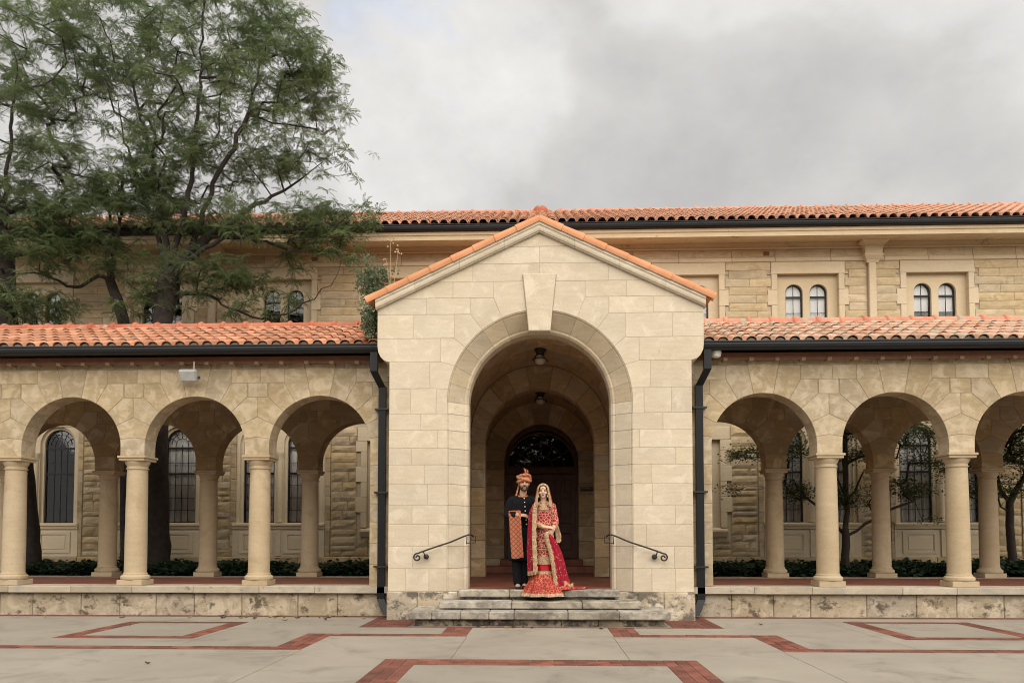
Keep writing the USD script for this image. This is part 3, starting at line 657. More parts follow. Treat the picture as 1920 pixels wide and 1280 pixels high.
for s in (-1, 1):
    q = np.array([(0, 6.235), (2.66, 6.235 - RK * 2.66), (2.66, 6.20 - RK * 2.66), (0, 6.20)])
    V = np.array([(x, y, z) for y in (-.06, 6.3) for x, z in q]); i = np.arange(4); j = (i + 1) % 4
    F = np.vstack([np.c_[i, j, 4 + j], np.c_[i, 4 + j, 4 + i], [(0, 2, 1), (0, 3, 2), (4, 5, 6), (4, 6, 7)]]); c = V[F] - V.mean(0)
    if np.einsum('ij,ij->i', c[:, 0], np.cross(c[:, 1], c[:, 2])).sum() < 0: F = F[:, ::-1]
    part(roof, 'roof_slope', mirror((V, F), s), tile_verge)
    def pslope(u, d, h): return (s * (2.70 - d * nz + h * (-nx)), u, 6.235 - RK * (2.70 - d * nz) + h * nz)
    ln = 2.70 / nz / 8
    for k in range(8):
        n = 9; a = np.linspace(-.15 * PI, 1.12 * PI, n); V = []
        for d, r in ((k * ln - .012, .090), (k * ln + ln * 1.04, .076)):
            for rr in (r, r - .016):
                for t in a: V.append(pslope(-.055 - rr * math.cos(t) * .9, d, .008 + rr * math.sin(t)))
        V = np.array(V); i = np.arange(n - 1)
        F = np.vstack([np.c_[i, i + 1, 2 * n + i + 1], np.c_[i, 2 * n + i + 1, 2 * n + i], np.c_[n + i + 1, n + i, 3 * n + i], np.c_[n + i + 1, 3 * n + i, 3 * n + i + 1], np.c_[n + i, n + i + 1, i + 1], np.c_[n + i, i + 1, i],
                       np.c_[2 * n + i + 1, 2 * n + i, 3 * n + i][:, ::-1], np.c_[2 * n + i + 1, 3 * n + i, 3 * n + i + 1][:, ::-1]])
        c = V[F[:16]]
        if np.cross(c[:, 1] - c[:, 0], c[:, 2] - c[:, 0])[:, 2].sum() < 0: F = F[:, ::-1]
        part(roof, 'verge_tile', (V, F), tile_verge, smooth=40)
tb = tube([(0, .05, 6.225), (0, .1, 6.225), (0, .3, 6.225), (0, 6.2, 6.225)], .07, 12)
part(roof, 'ridge_tile', tb, tile_verge, smooth=40)
# side walls, vault, inner arch, passage
def yz_wall(s, x0, x1, y0, y1, z0, z1, hole=None):
    g = Polygon([(y0, z0), (y1, z0), (y1, z1), (y0, z1)])
    if hole is not None: g = g.difference(hole)
    m = trimesh.creation.extrude_polygon(g, x1 - x0, engine='earcut'); v = np.asarray(m.vertices)
    P = np.c_[x0 + v[:, 2], v[:, 0], v[:, 1]]
    return mirror((P, np.asarray(m.faces)), s)
hole = Polygon([(1.45, .4), (3.15, .4), (3.15, 2.6)] + arc(2.3, 2.6, .85, 0, 180, 20) + [(1.45, 2.6)])
for s in (-1, 1):
    sw = part(PORCH, 'side_wall', cat([yz_wall(s, 1.43, 2.35, .56, 3.98, -.02, 3.9, hole), yz_wall(s, 1.58, 2.50, .56, 6.38, 3.91, 4.85), yz_wall(s, 1.30, 2.35, 3.985, 6.38, -.02, 3.9)]), porch_stone)
    for z0, z1 in zip(zs[:-1] + [3.203], zs[1:] + [3.6]):
        y = .575
        while y < 3.7:
            e = min(y + R_.uniform(.45, .8), 3.74)
            g = sbox(y, z0, e, z1).difference(hole.buffer(.02))
            for q in getattr(g, 'geoms', [g]):
                if q.geom_type == 'Polygon' and q.area > .01:
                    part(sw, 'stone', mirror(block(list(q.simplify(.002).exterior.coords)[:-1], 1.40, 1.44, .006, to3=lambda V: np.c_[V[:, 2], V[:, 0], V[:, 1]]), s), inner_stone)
            y = e
def vault_block(a0, a1, r0, r1, y0, y1, cz, n=5, g=.004):
    aa = np.radians(np.linspace(a0, a1, n)); ga = g / r0; aa[0] += ga; aa[-1] -= ga
    V = np.array([(r * math.cos(t), y, cz + r * math.sin(t)) for t in aa for r, y in ((r0, y0 + g), (r0, y1 - g), (r1, y1 - g), (r1, y0 + g))])
    F = []
    for q in range(n - 1):
        for i in range(4):
            j = (i + 1) % 4; F += [(q * 4 + i, q * 4 + j, q * 4 + 4 + j), (q * 4 + i, q * 4 + 4 + j, q * 4 + 4 + i)]
    F += [(0, 2, 1), (0, 3, 2), (4 * n - 4, 4 * n - 3, 4 * n - 2), (4 * n - 4, 4 * n - 2, 4 * n - 1)]; F = np.array(F); c = V[F] - V.mean(0)
    if np.einsum('ij,ij->i', c[:, 0], np.cross(c[:, 1], c[:, 2])).sum() < 0: F = F[:, ::-1]
    return V, F
def vault(root, r, cz, ys, name, nseg):
    vt = part(root, name, cat([vault_block(0, 180, r + .014, r + .13, ys[0], ys[-1], cz, 33, 0)]), mortar_dark)
    for k, (y0, y1) in enumerate(zip(ys, ys[1:])):
        off = (0.5 if k % 2 else 0) * 180 / nseg
        ed = sorted({0.0, 180.0} | {min(180.0, max(0.0, off + 180 / nseg * i + R_.uniform(-2, 2))) for i in range(nseg + 1)})
        for a0, a1 in zip(ed, ed[1:]):
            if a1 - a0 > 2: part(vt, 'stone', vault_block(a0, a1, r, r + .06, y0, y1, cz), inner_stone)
vault(PORCH, 1.40, 3.37, [.56, 1.05, 1.75, 2.45, 3.1, 3.745], 'vault', 8)
vault(PORCH, 1.28, 3.15, [4.105, 4.75, 5.45, 6.20], 'passage_vault', 7)
sec = Polygon([(-1.395, .48), (1.395, .48), (1.395, 3.37)] + arc(0, 3.37, 1.395, 0, 180, 40) + [(-1.395, 3.37)])
ic, ir = 3.18, 1.10
ihole = Polygon([(-ir, -.1), (ir, -.1), (ir, ic)] + arc(0, ic, ir, 0, 180, 40) + [(-ir, ic)])
iw = part(PORCH, 'inner_arch', plate(sec.buffer(.2).intersection(sbox(-3, .47, 3, 6)).difference(ihole.buffer(.006)), None, 3.765, 4.09), mortar_dark)
def wall_block(parent, poly, y0, y1, mat, clip, both=False):
    q = Polygon(poly).intersection(clip)
    for g in getattr(q, 'geoms', [q]):
        if g.geom_type == 'Polygon' and g.area > .002: part(parent, 'stone', block(list(g.simplify(.0008).exterior.coords)[:-1], y0, y1, .006, both=both, to3=XZ), mat)
ed = [0, 14, 31, 48, 64, 80, 100, 116, 132, 149, 166, 180]
for a0, a1 in zip(ed, ed[1:]):
    wall_block(iw, arc(0, ic, ir, a0, a1, 6) + arc(0, ic, 2.2, a1, a0, 6), 3.75, 4.10, inner_stone, sec, True)
for s in (-1, 1):
    z = .48
    while z < ic - .01:
        e = ic if ic - z < .55 else z + R_.uniform(.28, .4)
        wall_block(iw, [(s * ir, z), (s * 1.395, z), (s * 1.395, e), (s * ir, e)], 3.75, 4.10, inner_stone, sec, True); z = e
# passage side stones and door wall
for s in (-1, 1):
    ps = holder(PORCH, 'passage_wall')
    for z0, z1 in zip(zs[:-2], zs[1:-1]):
        y = 4.11
        while y < 6.1:
            e = min(y + R_.uniform(.5, .8), 6.19)
            part(ps, 'stone', mirror(block([(y, z0), (e, z0), (e, z1), (y, z1)], 1.28, 1.32, .006, to3=lambda V: np.c_[V[:, 2], V[:, 0], V[:, 1]]), s), inner_stone); y = e
dsec = Polygon([(-1.275, .48), (1.275, .48), (1.275, 3.15)] + arc(0, 3.15, 1.275, 0, 180, 40) + [(-1.275, 3.15)])
DC, DR = 3.05, .86
DX = .035
dhole = Polygon([(DX - DR, .78), (DX + DR, .78), (DX + DR, DC)] + arc(DX, DC, DR, 0, 180, 40) + [(DX - DR, DC)])
dw = part(PORCH, 'door_wall', plate(dsec.buffer(.15).difference(dhole.buffer(.006)), None, 6.215, 6.38), mortar_dark)
for a0, a1 in zip(ed, ed[1:]):
    wall_block(dw, arc(DX, DC, DR, a0, a1, 6) + arc(DX, DC, 1.8, a1, a0, 6), 6.20, 6.38, inner_stone, dsec)
for s in (-1, 1):
    z = .78
    while z < DC - .01:
        e = DC if DC - z < .5 else z + R_.uniform(.26, .42)
        wall_block(dw, [(DX + s * DR, z), (DX + s * 1.5, z), (DX + s * 1.5, e), (DX + s * DR, e)], 6.20, 6.38, inner_stone, dsec); z = e
    part(dw, 'plinth_stone', mirror(bx(.90, 1.275, 6.10, 6.20, .48, .78, .02), s), inner_stone)
part(PORCH, 'brick_floor', cat([bx(-1.12, 1.12, -.02, .56, .37, ZF - .004), bx(-1.43, 1.43, .56, 3.75, .37, ZF - .004), bx(-2.40, -1.43, 1.45, 3.15, .37, ZF - .005), bx(1.43, 2.40, 1.45, 3.15, .37, ZF - .005), bx(-1.28, 1.28, 3.75, 6.38, .37, ZF - .004)]), floor_brick)
part(PORCH, 'door_step', bx(-1.27, 1.27, 5.35, 6.6, ZF - .003, .63, .01), floor_brick); part(PORCH, 'door_step', bx(-.9, .97, 5.72, 6.6, .63, .775, .01), floor_brick)
part(PORCH, 'upper_block', bx(-1.5, 1.5, .57, 6.3, 4.86, 4.9), ceiling_board)

# ------------------------------------------------------------------ steps
STEPS = thing('stone_steps', 'three worn grey stone steps in front of the porch opening', 'steps', (0, -.5, 0))
def tread(x0, x1, yf, yb, z0, z1, joints):
    xs = [x0] + joints + [x1]
    for a, b in zip(xs, xs[1:]): part(STEPS, 'tread_stone', bx(a + .003, b - .003, yf + R_.uniform(-.006, .006), yb, z0, z1 + R_.uniform(-.002, .002), .012), step_stone)
tread(-1.255, 1.21, -.28, -.021, .372, ZF, [-.46, .36]); tread(-1.49, 1.49, -.60, -.022, .225, .332, [-.42, .62]); tread(-1.885, 1.855, -.93, -.023, .100, .213, [-1.55, -1.14, -.73, -.37, .40, 1.13])
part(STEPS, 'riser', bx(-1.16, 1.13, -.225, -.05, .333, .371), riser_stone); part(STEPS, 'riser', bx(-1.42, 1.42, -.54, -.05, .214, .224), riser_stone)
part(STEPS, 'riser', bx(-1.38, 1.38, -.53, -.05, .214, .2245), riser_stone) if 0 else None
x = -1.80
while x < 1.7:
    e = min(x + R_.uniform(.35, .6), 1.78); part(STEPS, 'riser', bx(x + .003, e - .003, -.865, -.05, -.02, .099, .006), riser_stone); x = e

# ------------------------------------------------------------------ main building
MB = thing('main_building', 'long two-storey limestone building behind the walkways, with orange tile roof', 'building', (0, 8, 0))
X0, YM = 0.06, 6.40
UC = [X0 + s * c for c in (3.46, 6.25, 9.24, 12.23) for s in (-1, 1)]
LC = [X0 + s * c for c in (6.25, 9.22, 12.2) for s in (-1, 1)]
XW = 15.5
uo = [sbox(c - .72, 5.6, c + .72, 7.46) for c in UC]
lo = [sbox(c - 1.10, 1.45, c + 1.10, 3.93) for c in LC]
so = [sbox(*sorted((X0 + s * 2.95, X0 + s * 4.16))[:1], 1.46, sorted((X0 + s * 2.95, X0 + s * 4.16))[1], 3.55) for s in (-1, 1)]
wallp = sbox(-XW, 0, XW, 8.3).difference(unary_union(uo + lo + so + [sbox(-1.3, 0, 1.3, 4.6)]))
core = part(MB, 'wall', plate(wallp, None, YM + .02, YM + .45), mortar)
stones = []                                                  # (priority, mesh, material)
def interval_cut(x0, x1, cuts):
    segs = [(x0, x1)]
    for a, b in cuts:
        segs = [q for s in segs for q in ((s[0], min(s[1], a)), (max(s[0], b), s[1])) if q[1] - q[0] > .03]
    return segs
# upper storey: rough courses between the dressed surrounds
sd_ = 0
DP = [7.78, -7.88]
for k in range(9):
    z0, z1 = 6.0 + k * .1945, 6.0 + (k + 1) * .1945
    cuts = [(c - (.95 if k % 2 else .86), c + (.95 if k % 2 else .86)) for c in UC] + [(d - .11, d + .11) for d in DP]
    if z0 > 7.4: cuts = [(c - .87, c + .87) for c in UC] + cuts[-2:]
    for a, b in interval_cut(-14.2, 14.2, sorted(cuts)):
        x = a
        while x < b - .02:
            w = R_.uniform(.45, 1.0); e = b if b - x - w < .25 else x + w
            sd_ += 1
            stones.append((0 if -13.5 < x < 13.2 and z0 > 6.15 and not (-2.2 < x < 2.0 and z0 < 7.3) else 2, rubble(x, e, z0, z1, YM, .018, .05, sd_, gap=.004, amp=.008), upper_stone)); x = e
# ground storey: rock-faced ashlar between the window bays and next to the porch
def ash(x0, x1, z0, z1, pr):
    global sd_
    z = z0
    while z < z1 - .02:
        h = R_.choice([.13, .17, .22, .24]); h = z1 - z if z1 - z - h < .1 else h
        x = x0
        while x < x1 - .01:
            w = R_.uniform(.24, .62); e = x1 if x1 - x - w < .18 else x + w
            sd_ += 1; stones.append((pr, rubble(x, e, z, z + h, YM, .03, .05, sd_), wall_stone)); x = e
        z += h
for s in (-1, 1):
    ash(*sorted((X0 + s * 4.40, X0 + s * 5.02)), .82, 3.9, 0)
    for k, (a, b) in enumerate(((7.42, 8.05), (10.40, 11.02))): ash(*sorted((X0 + s * a, X0 + s * b)), .82, 3.9, 1)
    ash(*sorted((X0 + s * 2.5, X0 + s * 4.40)), .82, 1.25, 0)
stones.sort(key=lambda t: t[0])
for p_, m, mt in stones[:296]: part(core, 'stone', m, mt)
part(core, 'stonework', cat([t[1] for t in stones[296:] if t[2] is upper_stone] or [stones[0][1]]), upper_stone, kind='stuff')
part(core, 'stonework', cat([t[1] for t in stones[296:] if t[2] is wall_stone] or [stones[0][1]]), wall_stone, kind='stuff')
# dressed parts
tr = lambda n, m, mt=trim_stone, sm=False: part(core, n, m, mt, smooth=sm)
for s in (-1, 1):                                            # plain pilaster strips and quoins beside the bays
    for c in (5.02 + .05, 7.32 + .02, 8.05 + .04, 10.30 + .02, 11.02 + .04):
        z = .82
        while z < 3.9:
            h = R_.uniform(.22, .34); tr('quoin', mirror(bx(c - .045 + s * X0, c + .075 + s * X0, YM - .035, YM + .05, z + .003, min(z + h, 3.9) - .003, .006), s), wall_stone); z += h
x = -XW
while x < XW:
    e = x + R_.uniform(.9, 1.3)
    if not -1.5 < (x + e) / 2 < 1.5: tr('base_stone', bx(x + .003, e - .003, YM - .10, YM + .05, .1, .815, .012), wall_stone)
    tr('frieze_stone', bx(x + .003, e - .003, YM - .012, YM + .05, 7.853, 8.045, .006), upper_stone)
    tr('string_course', bx(x + .002, e - .002, YM - .04, YM + .05, 7.753, 7.85, .01)) ; x = e
cor = [(YM + .05, 8.05), (YM - .05, 8.05), (YM - .06, 8.075), (YM - .02, 8.09), (YM - .02, 8.20), (5.72, 8.105), (5.70, 8.085), (5.62, 8.085), (5.615, 8.18), (5.585, 8.19), (5.58, 8.262), (YM + .3, 8.285)]
part(MB, 'cornice', sweep_x(cor, -XW, XW), cornice_stone)
part(MB, 'gutter', sweep_x([(5.60, 8.40), (5.455, 8.40), (5.45, 8.385), (5.465, 8.37), (5.45, 8.34), (5.465, 8.29), (5.50, 8.267), (5.60, 8.267)], -XW, XW), gutter_m)
for xx_ in (5.35, 11.65, -5.4, -11.5): tr('wall_vent', bx(xx_ - .07, xx_ + .07, YM - .016, YM + .03, 7.90, 8.0), timber)

def arch_win(cx, w, z0, zs_): return Polygon([(cx - w, z0), (cx + w, z0), (cx + w, zs_)] + arc(cx, zs_, w, 0, 180, 18) + [(cx - w, zs_)])
def arch_frame(cx, w, z0, zs_, t): return arch_win(cx, w, z0, zs_).difference(arch_win(cx, w - t, z0 + t, zs_))
def glazing(parent, cx, w, z0, zs_, y, t, bars_x, bars_z, transoms=(), fan=False, bt=.011):
    win = part(parent, 'window', plate(arch_frame(cx, w, z0, zs_, t), None, y, y + .05), gutter_m)
    inner = arch_win(cx, w - t, z0 + t, zs_)
    for z in transoms: part(win, 'transom', plate(sbox(cx - w, z - .022, cx + w, z + .022).intersection(inner), None, y + .002, y + .045), gutter_m)
    bars = []
    ztop = zs_ if fan else zs_ + w
    for bxx in bars_x: bars.append(sbox(bxx - bt / 2, z0, bxx + bt / 2, ztop))
    for bz in bars_z: bars.append(sbox(cx - w, bz - bt / 2, cx + w, bz + bt / 2))
    if fan:
        r = w * .42; o = Polygon(arc(cx, zs_, r, 0, 180, 14)); o2 = Polygon(arc(cx, zs_, r - bt, 0, 180, 14)); bars.append(o.difference(o2))
        o = Polygon(arc(cx, zs_, w * .72, 0, 180, 14)); o2 = Polygon(arc(cx, zs_, w * .72 - bt, 0, 180, 14)); bars.append(o.difference(o2))
        for a in (30, 60, 90, 120, 150):
            ca, sa = math.cos(math.radians(a)), math.sin(math.radians(a)); px, pz = -sa * bt / 2, ca * bt / 2
            bars.append(Polygon([(cx + r * ca + px, zs_ + r * sa + pz), (cx + w * ca + px, zs_ + w * sa + pz), (cx + w * ca - px, zs_ + w * sa - pz), (cx + r * ca - px, zs_ + r * sa - pz)]))
    g = unary_union(bars).intersection(inner)
    part(win, 'glazing_bars', plate(g, None, y + .012, y + .032), gutter_m)
    part(win, 'pane', plate(inner.buffer(.004), None, y + .020, y + .024), pane_m)
    return win
# upper window pairs
for c in UC:
    fr = sbox(c - .77, 5.6, c + .77, 7.50)
    wins = [arch_win(c + d, .205, 5.8, 7.05) for d in (-.285, .285)]
    tr('window_surround', plate(fr.difference(unary_union(wins)), None, YM + .13, YM + .26))
    tr('lintel', bx(c - .86, c + .86, YM - .022, YM + .2, 7.463, 7.748, .008))
    for d in (-1, 1):
        z = 5.6; k = 0
        while z < 7.46:
            e = min(z + .372, 7.46); w = .22 if k % 2 else .13
            tr('jamb_stone', bx(*sorted((c + d * .714, c + d * (.72 + w))), YM - .014, YM + .2, z + .002, e - .002, .006)); z = e; k += 1
    for d in (-.285, .285):
        glazing(MB, c + d, .20, 5.8, 7.05, YM + .20, .022, [c + d], [6.18, 6.58], (6.96,))
# lower window pairs, each over a panelled apron
for c in LC:
    wins = [arch_win(c + d, .375, 1.60, 3.50) for d in (-.53, .53)]
    fr = sbox(c - 1.15, 1.40, c + 1.15, 3.97)
    tr('window_surround', plate(fr.difference(unary_union(wins)), None, YM + .10, YM + .24))
    tr('window_surround', plate(fr.difference(unary_union([arch_win(c + d, .44, 1.0, 3.50) for d in (-.53, .53)])).difference(sbox(c - 2, 1, c + 2, 1.6)), None, YM + .03, YM + .098))
    sh = [(.085, 1.63), (.085, 1.68), (.07, 1.70), (.07, 3.16), (.085, 3.18), (.085, 3.22), (.10, 3.25), (.10, 3.30)]
    tr('mullion_shaft', lathe(sh, 16, (c, YM + .03)), sm=40)
    tr('sill', sweep_x([(YM - .07, 1.60), (YM - .09, 1.59), (YM - .09, 1.55), (YM - .07, 1.53), (YM - .06, 1.47), (YM - .02, 1.45), (YM + .1, 1.45), (YM + .1, 1.62)], c - 1.10, c + 1.10))
    tr('apron', bx(c - 1.10, c + 1.10, YM - .043, YM + .1, .82, 1.448))
    for d in (-.53, .53):
        tr('apron_panel', plate(sbox(c + d - .40, .90, c + d + .40, 1.40).difference(sbox(c + d - .31, .96, c + d + .31, 1.34)), None, YM - .063, YM - .04)); tr('apron_panel', bx(c + d - .28, c + d + .28, YM - .056, YM - .03, .985, 1.315, .01))
    tr('apron_strip', bx(c - .06, c + .06, YM - .070, YM - .03, .83, 1.45))
    for d in (-.53, .53):
        cx = c + d; glazing(MB, cx, .37, 1.61, 3.50, YM + .15, .03, [cx - .155, cx, cx + .155], [1.92, 2.22, 2.52, 3.06], (2.80, 3.42), True)
# narrow windows beside the porch
for s in (-1, 1):
    cx = X0 + s * 3.56
    wins = [arch_win(cx, .33, 1.58, 3.0)]
    tr('window_surround', plate(sbox(cx - .70, 1.40, cx + .70, 3.60).difference(unary_union(wins)), None, YM + .10, YM + .22))
    tr('sill', mirror(cat([sweep_x([(YM - .03, 1.46), (YM - .10, 1.44), (YM - .10, 1.40), (YM - .03, 1.28), (YM + .05, 1.28), (YM + .05, 1.50)], s * X0 + 2.9, s * X0 + 4.30)]), s))
    z = 1.50; k = 0
    while z < 3.5:
        e = min(z + .36, 3.55); tr('jamb_stone', mirror(bx(s * X0 + 4.154, s * X0 + (4.42 if k % 2 else 4.30), YM - .02, YM + .2, z + .002, e - .002, .006), s)); z = e; k += 1
    tr('lintel', mirror(bx(s * X0 + 2.8, s * X0 + 4.38, YM - .022, YM + .2, 3.552, 3.86, .008), s))
    glazing(MB, cx, .32, 1.58, 3.0, YM + .15, .03, [cx - .13, cx + .13], [1.9, 2.2, 2.5], (2.75,))
# rain pipes with hopper heads
for d in DP:
    part(MB, 'rainwater_pipe', bx(d - .085, d + .085, YM - .10, YM - .004, 5.6, 7.73, .012), trim_stone)
    hp = [(.14, 7.68), (.17, 7.74), (.19, 7.76), (.24, 7.83), (.24, 7.86), (.21, 7.875), (.23, 8.05), (.27, 8.08), (.34, 8.135), (.345, 8.15)]
    V = []
    for w, z in hp: V += [(d - w * .92, YM - .10 - (w - .14) * 1.2, z), (d + w * .92, YM - .10 - (w - .14) * 1.2, z), (d + w * .92, YM + .0, z), (d - w * .92, YM + .0, z)]
    V = np.array(V); F = []
    for k in range(len(hp) - 1):
        for i in range(4): j = (i + 1) % 4; F += [(k * 4 + i, k * 4 + j, k * 4 + 4 + j), (k * 4 + i, k * 4 + 4 + j, k * 4 + 4 + i)]
    F += [(0, 2, 1), (0, 3, 2), (len(V) - 4, len(V) - 3, len(V) - 2), (len(V) - 4, len(V) - 2, len(V) - 1)]
    part(MB, 'hopper_head', (V, np.array(F)), trim_stone)
# rooms behind the glass
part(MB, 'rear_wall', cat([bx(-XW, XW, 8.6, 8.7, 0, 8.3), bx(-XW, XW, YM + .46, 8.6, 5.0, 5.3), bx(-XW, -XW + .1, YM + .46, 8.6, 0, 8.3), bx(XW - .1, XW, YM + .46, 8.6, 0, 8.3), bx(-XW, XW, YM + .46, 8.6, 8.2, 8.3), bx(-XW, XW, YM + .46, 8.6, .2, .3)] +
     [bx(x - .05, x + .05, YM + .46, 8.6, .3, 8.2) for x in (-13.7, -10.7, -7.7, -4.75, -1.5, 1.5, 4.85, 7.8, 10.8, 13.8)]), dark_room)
# main roof
ME, MZ, MRY, MRZ = 5.47, 8.395, 10.2, 10.55
ML = math.hypot(MRY - ME, MRZ - MZ); mu = np.array([(MRY - ME) / ML, (MRZ - MZ) / ML]); mn = np.array([-mu[1], mu[0]])
def mslope(u, d, h): return (u, ME + mu[0] * d + mn[0] * h, MZ + mu[1] * d + mn[1] * h)
mroof = part(MB, 'roof', cat([sweep_x([(5.52, 8.37), (MRY, MRZ - .08), (MRY, MRZ - .03), (5.50, 8.41)], -XW, XW), sweep_x([(MRY, MRZ - .08), (15, 8.37), (15.02, 8.41), (MRY, MRZ - .03)], -XW, XW)]), ceiling_board)
nr = 14; ex = ML / nr; near, far = [], []
u = -XW + .11
while u < XW:
    for r in range(nr):
        t = fix_up(tile_mesh(u + R_.uniform(-.006, .006), r * ex + R_.uniform(-.01, .01), mslope, ex * 1.14, .02 + R_.uniform(-.003, .006)))
        (near if r < 3 and 3.0 < u < 13.4 or (r < 4 and -3.2 < u < -1.2) or (r < 3 and -1.2 < u <= 3.0) else far).append(t)
    u += .224
for t in near[:298]: part(mroof, 'roof_tile', t, tile_main)
part(mroof, 'roof_tiles', cat(near[298:] + far), tile_main, kind='stuff')
x = -XW
while x < XW - .4: part(mroof, 'ridge_tile', ridge_tile(x, .44, MRY, MRZ + .01, 1), tile_ridge_pale, smooth=50); x += .425
part(MB, 'ridge_ventilator', lathe([(.19, 10.2), (.19, 10.36), (.215, 10.37), (.22, 10.47), (.205, 10.54), (.15, 10.61), (.07, 10.645), (.001, 10.65)], 20, (.03, MRY - .3)), tile_ridge, smooth=40)

# curtains and blinds
def drape(x0, x1, z0, z1, y, n, amp, mat, label, grp):
    xs = np.linspace(x0, x1, n * 6 + 1); yy_ = y + amp * np.sin(np.linspace(0, n * 2 * PI, n * 6 + 1)) + amp * .4 * np.sin(np.linspace(0, n * 1.37 * 2 * PI, n * 6 + 1))
    V = np.vstack([np.c_[xs, yy_, np.full_like(xs, z)] for z in (z0, z1)] + [np.c_[xs, yy_ + .006, np.full_like(xs, z)] for z in (z0, z1)]); m = len(xs); i = np.arange(m - 1)
    F = np.vstack([np.c_[i, i + 1, m + i + 1], np.c_[i, m + i + 1, m + i], np.c_[2 * m + i + 1, 2 * m + i, 3 * m + i], np.c_[2 * m + i + 1, 3 * m + i, 3 * m + i + 1]])
    return top(grp[0], (V, F), mat, label, grp[1], grp[2])
CUR = ('curtain', 'curtain', 'curtains behind the tall arched windows')
for i, (c, where) in enumerate(((LC[0], 'nearest the porch on the left'), (LC[1], 'nearest the porch on the right'), (LC[2], 'farther left of the porch'), (LC[3], 'farther right of the porch'))):
    for d, sd2 in ((-.53, 'left'), (.53, 'right')):
        drape(c + d - .36, c + d + .36, 1.6, 3.9, YM + .235, 7, .02, curtain_m, f'grey pleated curtain, {sd2} window of the pair {where}', CUR)
BL = ('window_blind', 'blind', 'pale blinds in the upper windows')
def blind(c, d, zb, label): top('window_blind', bx(c + d - .2, c + d + .2, YM + .28, YM + .285, zb, 7.26), blind_m, label, 'blind', BL[2])
blind(UC[3], -.285, 5.8, 'full-length white blind in the left upper window nearer the hopper pipe'); blind(UC[3], .285, 5.8, 'full-length white blind in the window left of the hopper pipe')
blind(UC[5], -.285, 6.62, 'half-drawn white blind, left of the farthest right upper pair'); blind(UC[5], .285, 6.60, 'half-drawn white blind, right of the farthest right upper pair')
blind(UC[1], .285, 5.8, 'grey-white blind in the upper window half hidden by the porch gable')

# ------------------------------------------------------------------ the door in the porch
DOOR = thing('entrance_door', 'dark wooden double door with panelled leaves under an arched fanlight', 'door', (DX, 6.45, .78))
fo = Polygon([(DX - DR, .78), (DX + DR, .78), (DX + DR, DC)] + arc(DX, DC, DR, 0, 180, 40) + [(DX - DR, DC)])
part(DOOR, 'frame', plate(fo.difference(sbox(DX - .80, .78, DX + .80, 2.76)).difference(Polygon(arc(DX, 2.99, .80, 0, 180, 30)).union(sbox(DX - .8, 2.93, DX + .8, 3.0)).intersection(sbox(-2, 2.93, 2, 5))), None, 6.39, 6.50), wood_dark)
part(DOOR, 'transom', bx(DX - .86, DX + .86, 6.36, 6.389, 2.765, 2.90, .01), wood_dark)
fg = [Polygon(arc(DX, 2.93, .82, 0, 180, 30)).difference(Polygon(arc(DX, 2.93, .775, 0, 180, 30))), Polygon(arc(DX, 2.93, .27, 0, 180, 16)).difference(Polygon(arc(DX, 2.93, .25, 0, 180, 16))), Polygon(arc(DX, 2.93, .55, 0, 180, 20)).difference(Polygon(arc(DX, 2.93, .535, 0, 180, 20)))]
for a in (30, 60, 90, 120, 150):
    ca, sa = math.cos(math.radians(a)), math.sin(math.radians(a)); px, pz = -sa * .008, ca * .008
    fg.append(Polygon([(DX + .26 * ca + px, 2.93 + .26 * sa + pz), (DX + .8 * ca + px, 2.93 + .8 * sa + pz), (DX + .8 * ca - px, 2.93 + .8 * sa - pz), (DX + .26 * ca - px, 2.93 + .26 * sa - pz)]))
fan = part(DOOR, 'fanlight', plate(unary_union(fg), None, 6.42, 6.45), wood_dark)
part(fan, 'pane', plate(Polygon(arc(DX, 2.93, .81, 0, 180, 30)), None, 6.455, 6.459), pane_m)
for s in (-1, 1):
    lx0, lx1 = (DX - .795, DX - .004) if s < 0 else (DX + .004, DX + .795)
    pan = []; w = lx1 - lx0
    for a, b in ((.10, .34), (.39, .62), (.67, .90)): pan.append((lx0 + a * w, lx0 + b * w, 2.30, 2.64))
    for a, b in ((.10, .46), (.54, .90)): pan += [(lx0 + a * w, lx0 + b * w, 1.72, 2.20), (lx0 + a * w, lx0 + b * w, 1.50, 1.62), (lx0 + a * w, lx0 + b * w, .95, 1.38)]
    leaf = part(DOOR, 'leaf', cat([plate(sbox(lx0, .79, lx1, 2.75).difference(unary_union([sbox(p[0], p[2], p[1], p[3]) for p in pan])), None, 6.43, 6.48), bx(lx0 + .02, lx1 - .02, 6.465, 6.476, .82, 2.72)]), wood_dark)
    for p in pan: part(leaf, 'panel', bx(p[0] + .015, p[1] - .015, 6.448, 6.466, p[2] + .015, p[3] - .015, .010), wood_dark)
    if s > 0: part(leaf, 'handle', tube([(lx0 + .05, 6.42, 1.70), (lx0 + .05, 6.395, 1.72), (lx0 + .05, 6.395, 1.88), (lx0 + .05, 6.42, 1.90)], .01, 6), iron)
top('box_light', bx(.0, .2, 6.9, 7.05, 3.50, 3.60, .01), cast_grey, 'small grey box light glimpsed through the fanlight above the door', 'light fitting')
top('hallway', cat([bx(-1.3, 1.3, 8.3, 8.4, .4, 4.6), bx(-1.4, -1.3, 6.6, 8.4, .4, 4.6), bx(1.3, 1.4, 6.6, 8.4, .4, 4.6), bx(-1.4, 1.4, 6.6, 8.4, 4.5, 4.6), bx(-1.4, 1.4, 6.6, 8.4, .62, .70)]), dark_room, kind='structure')
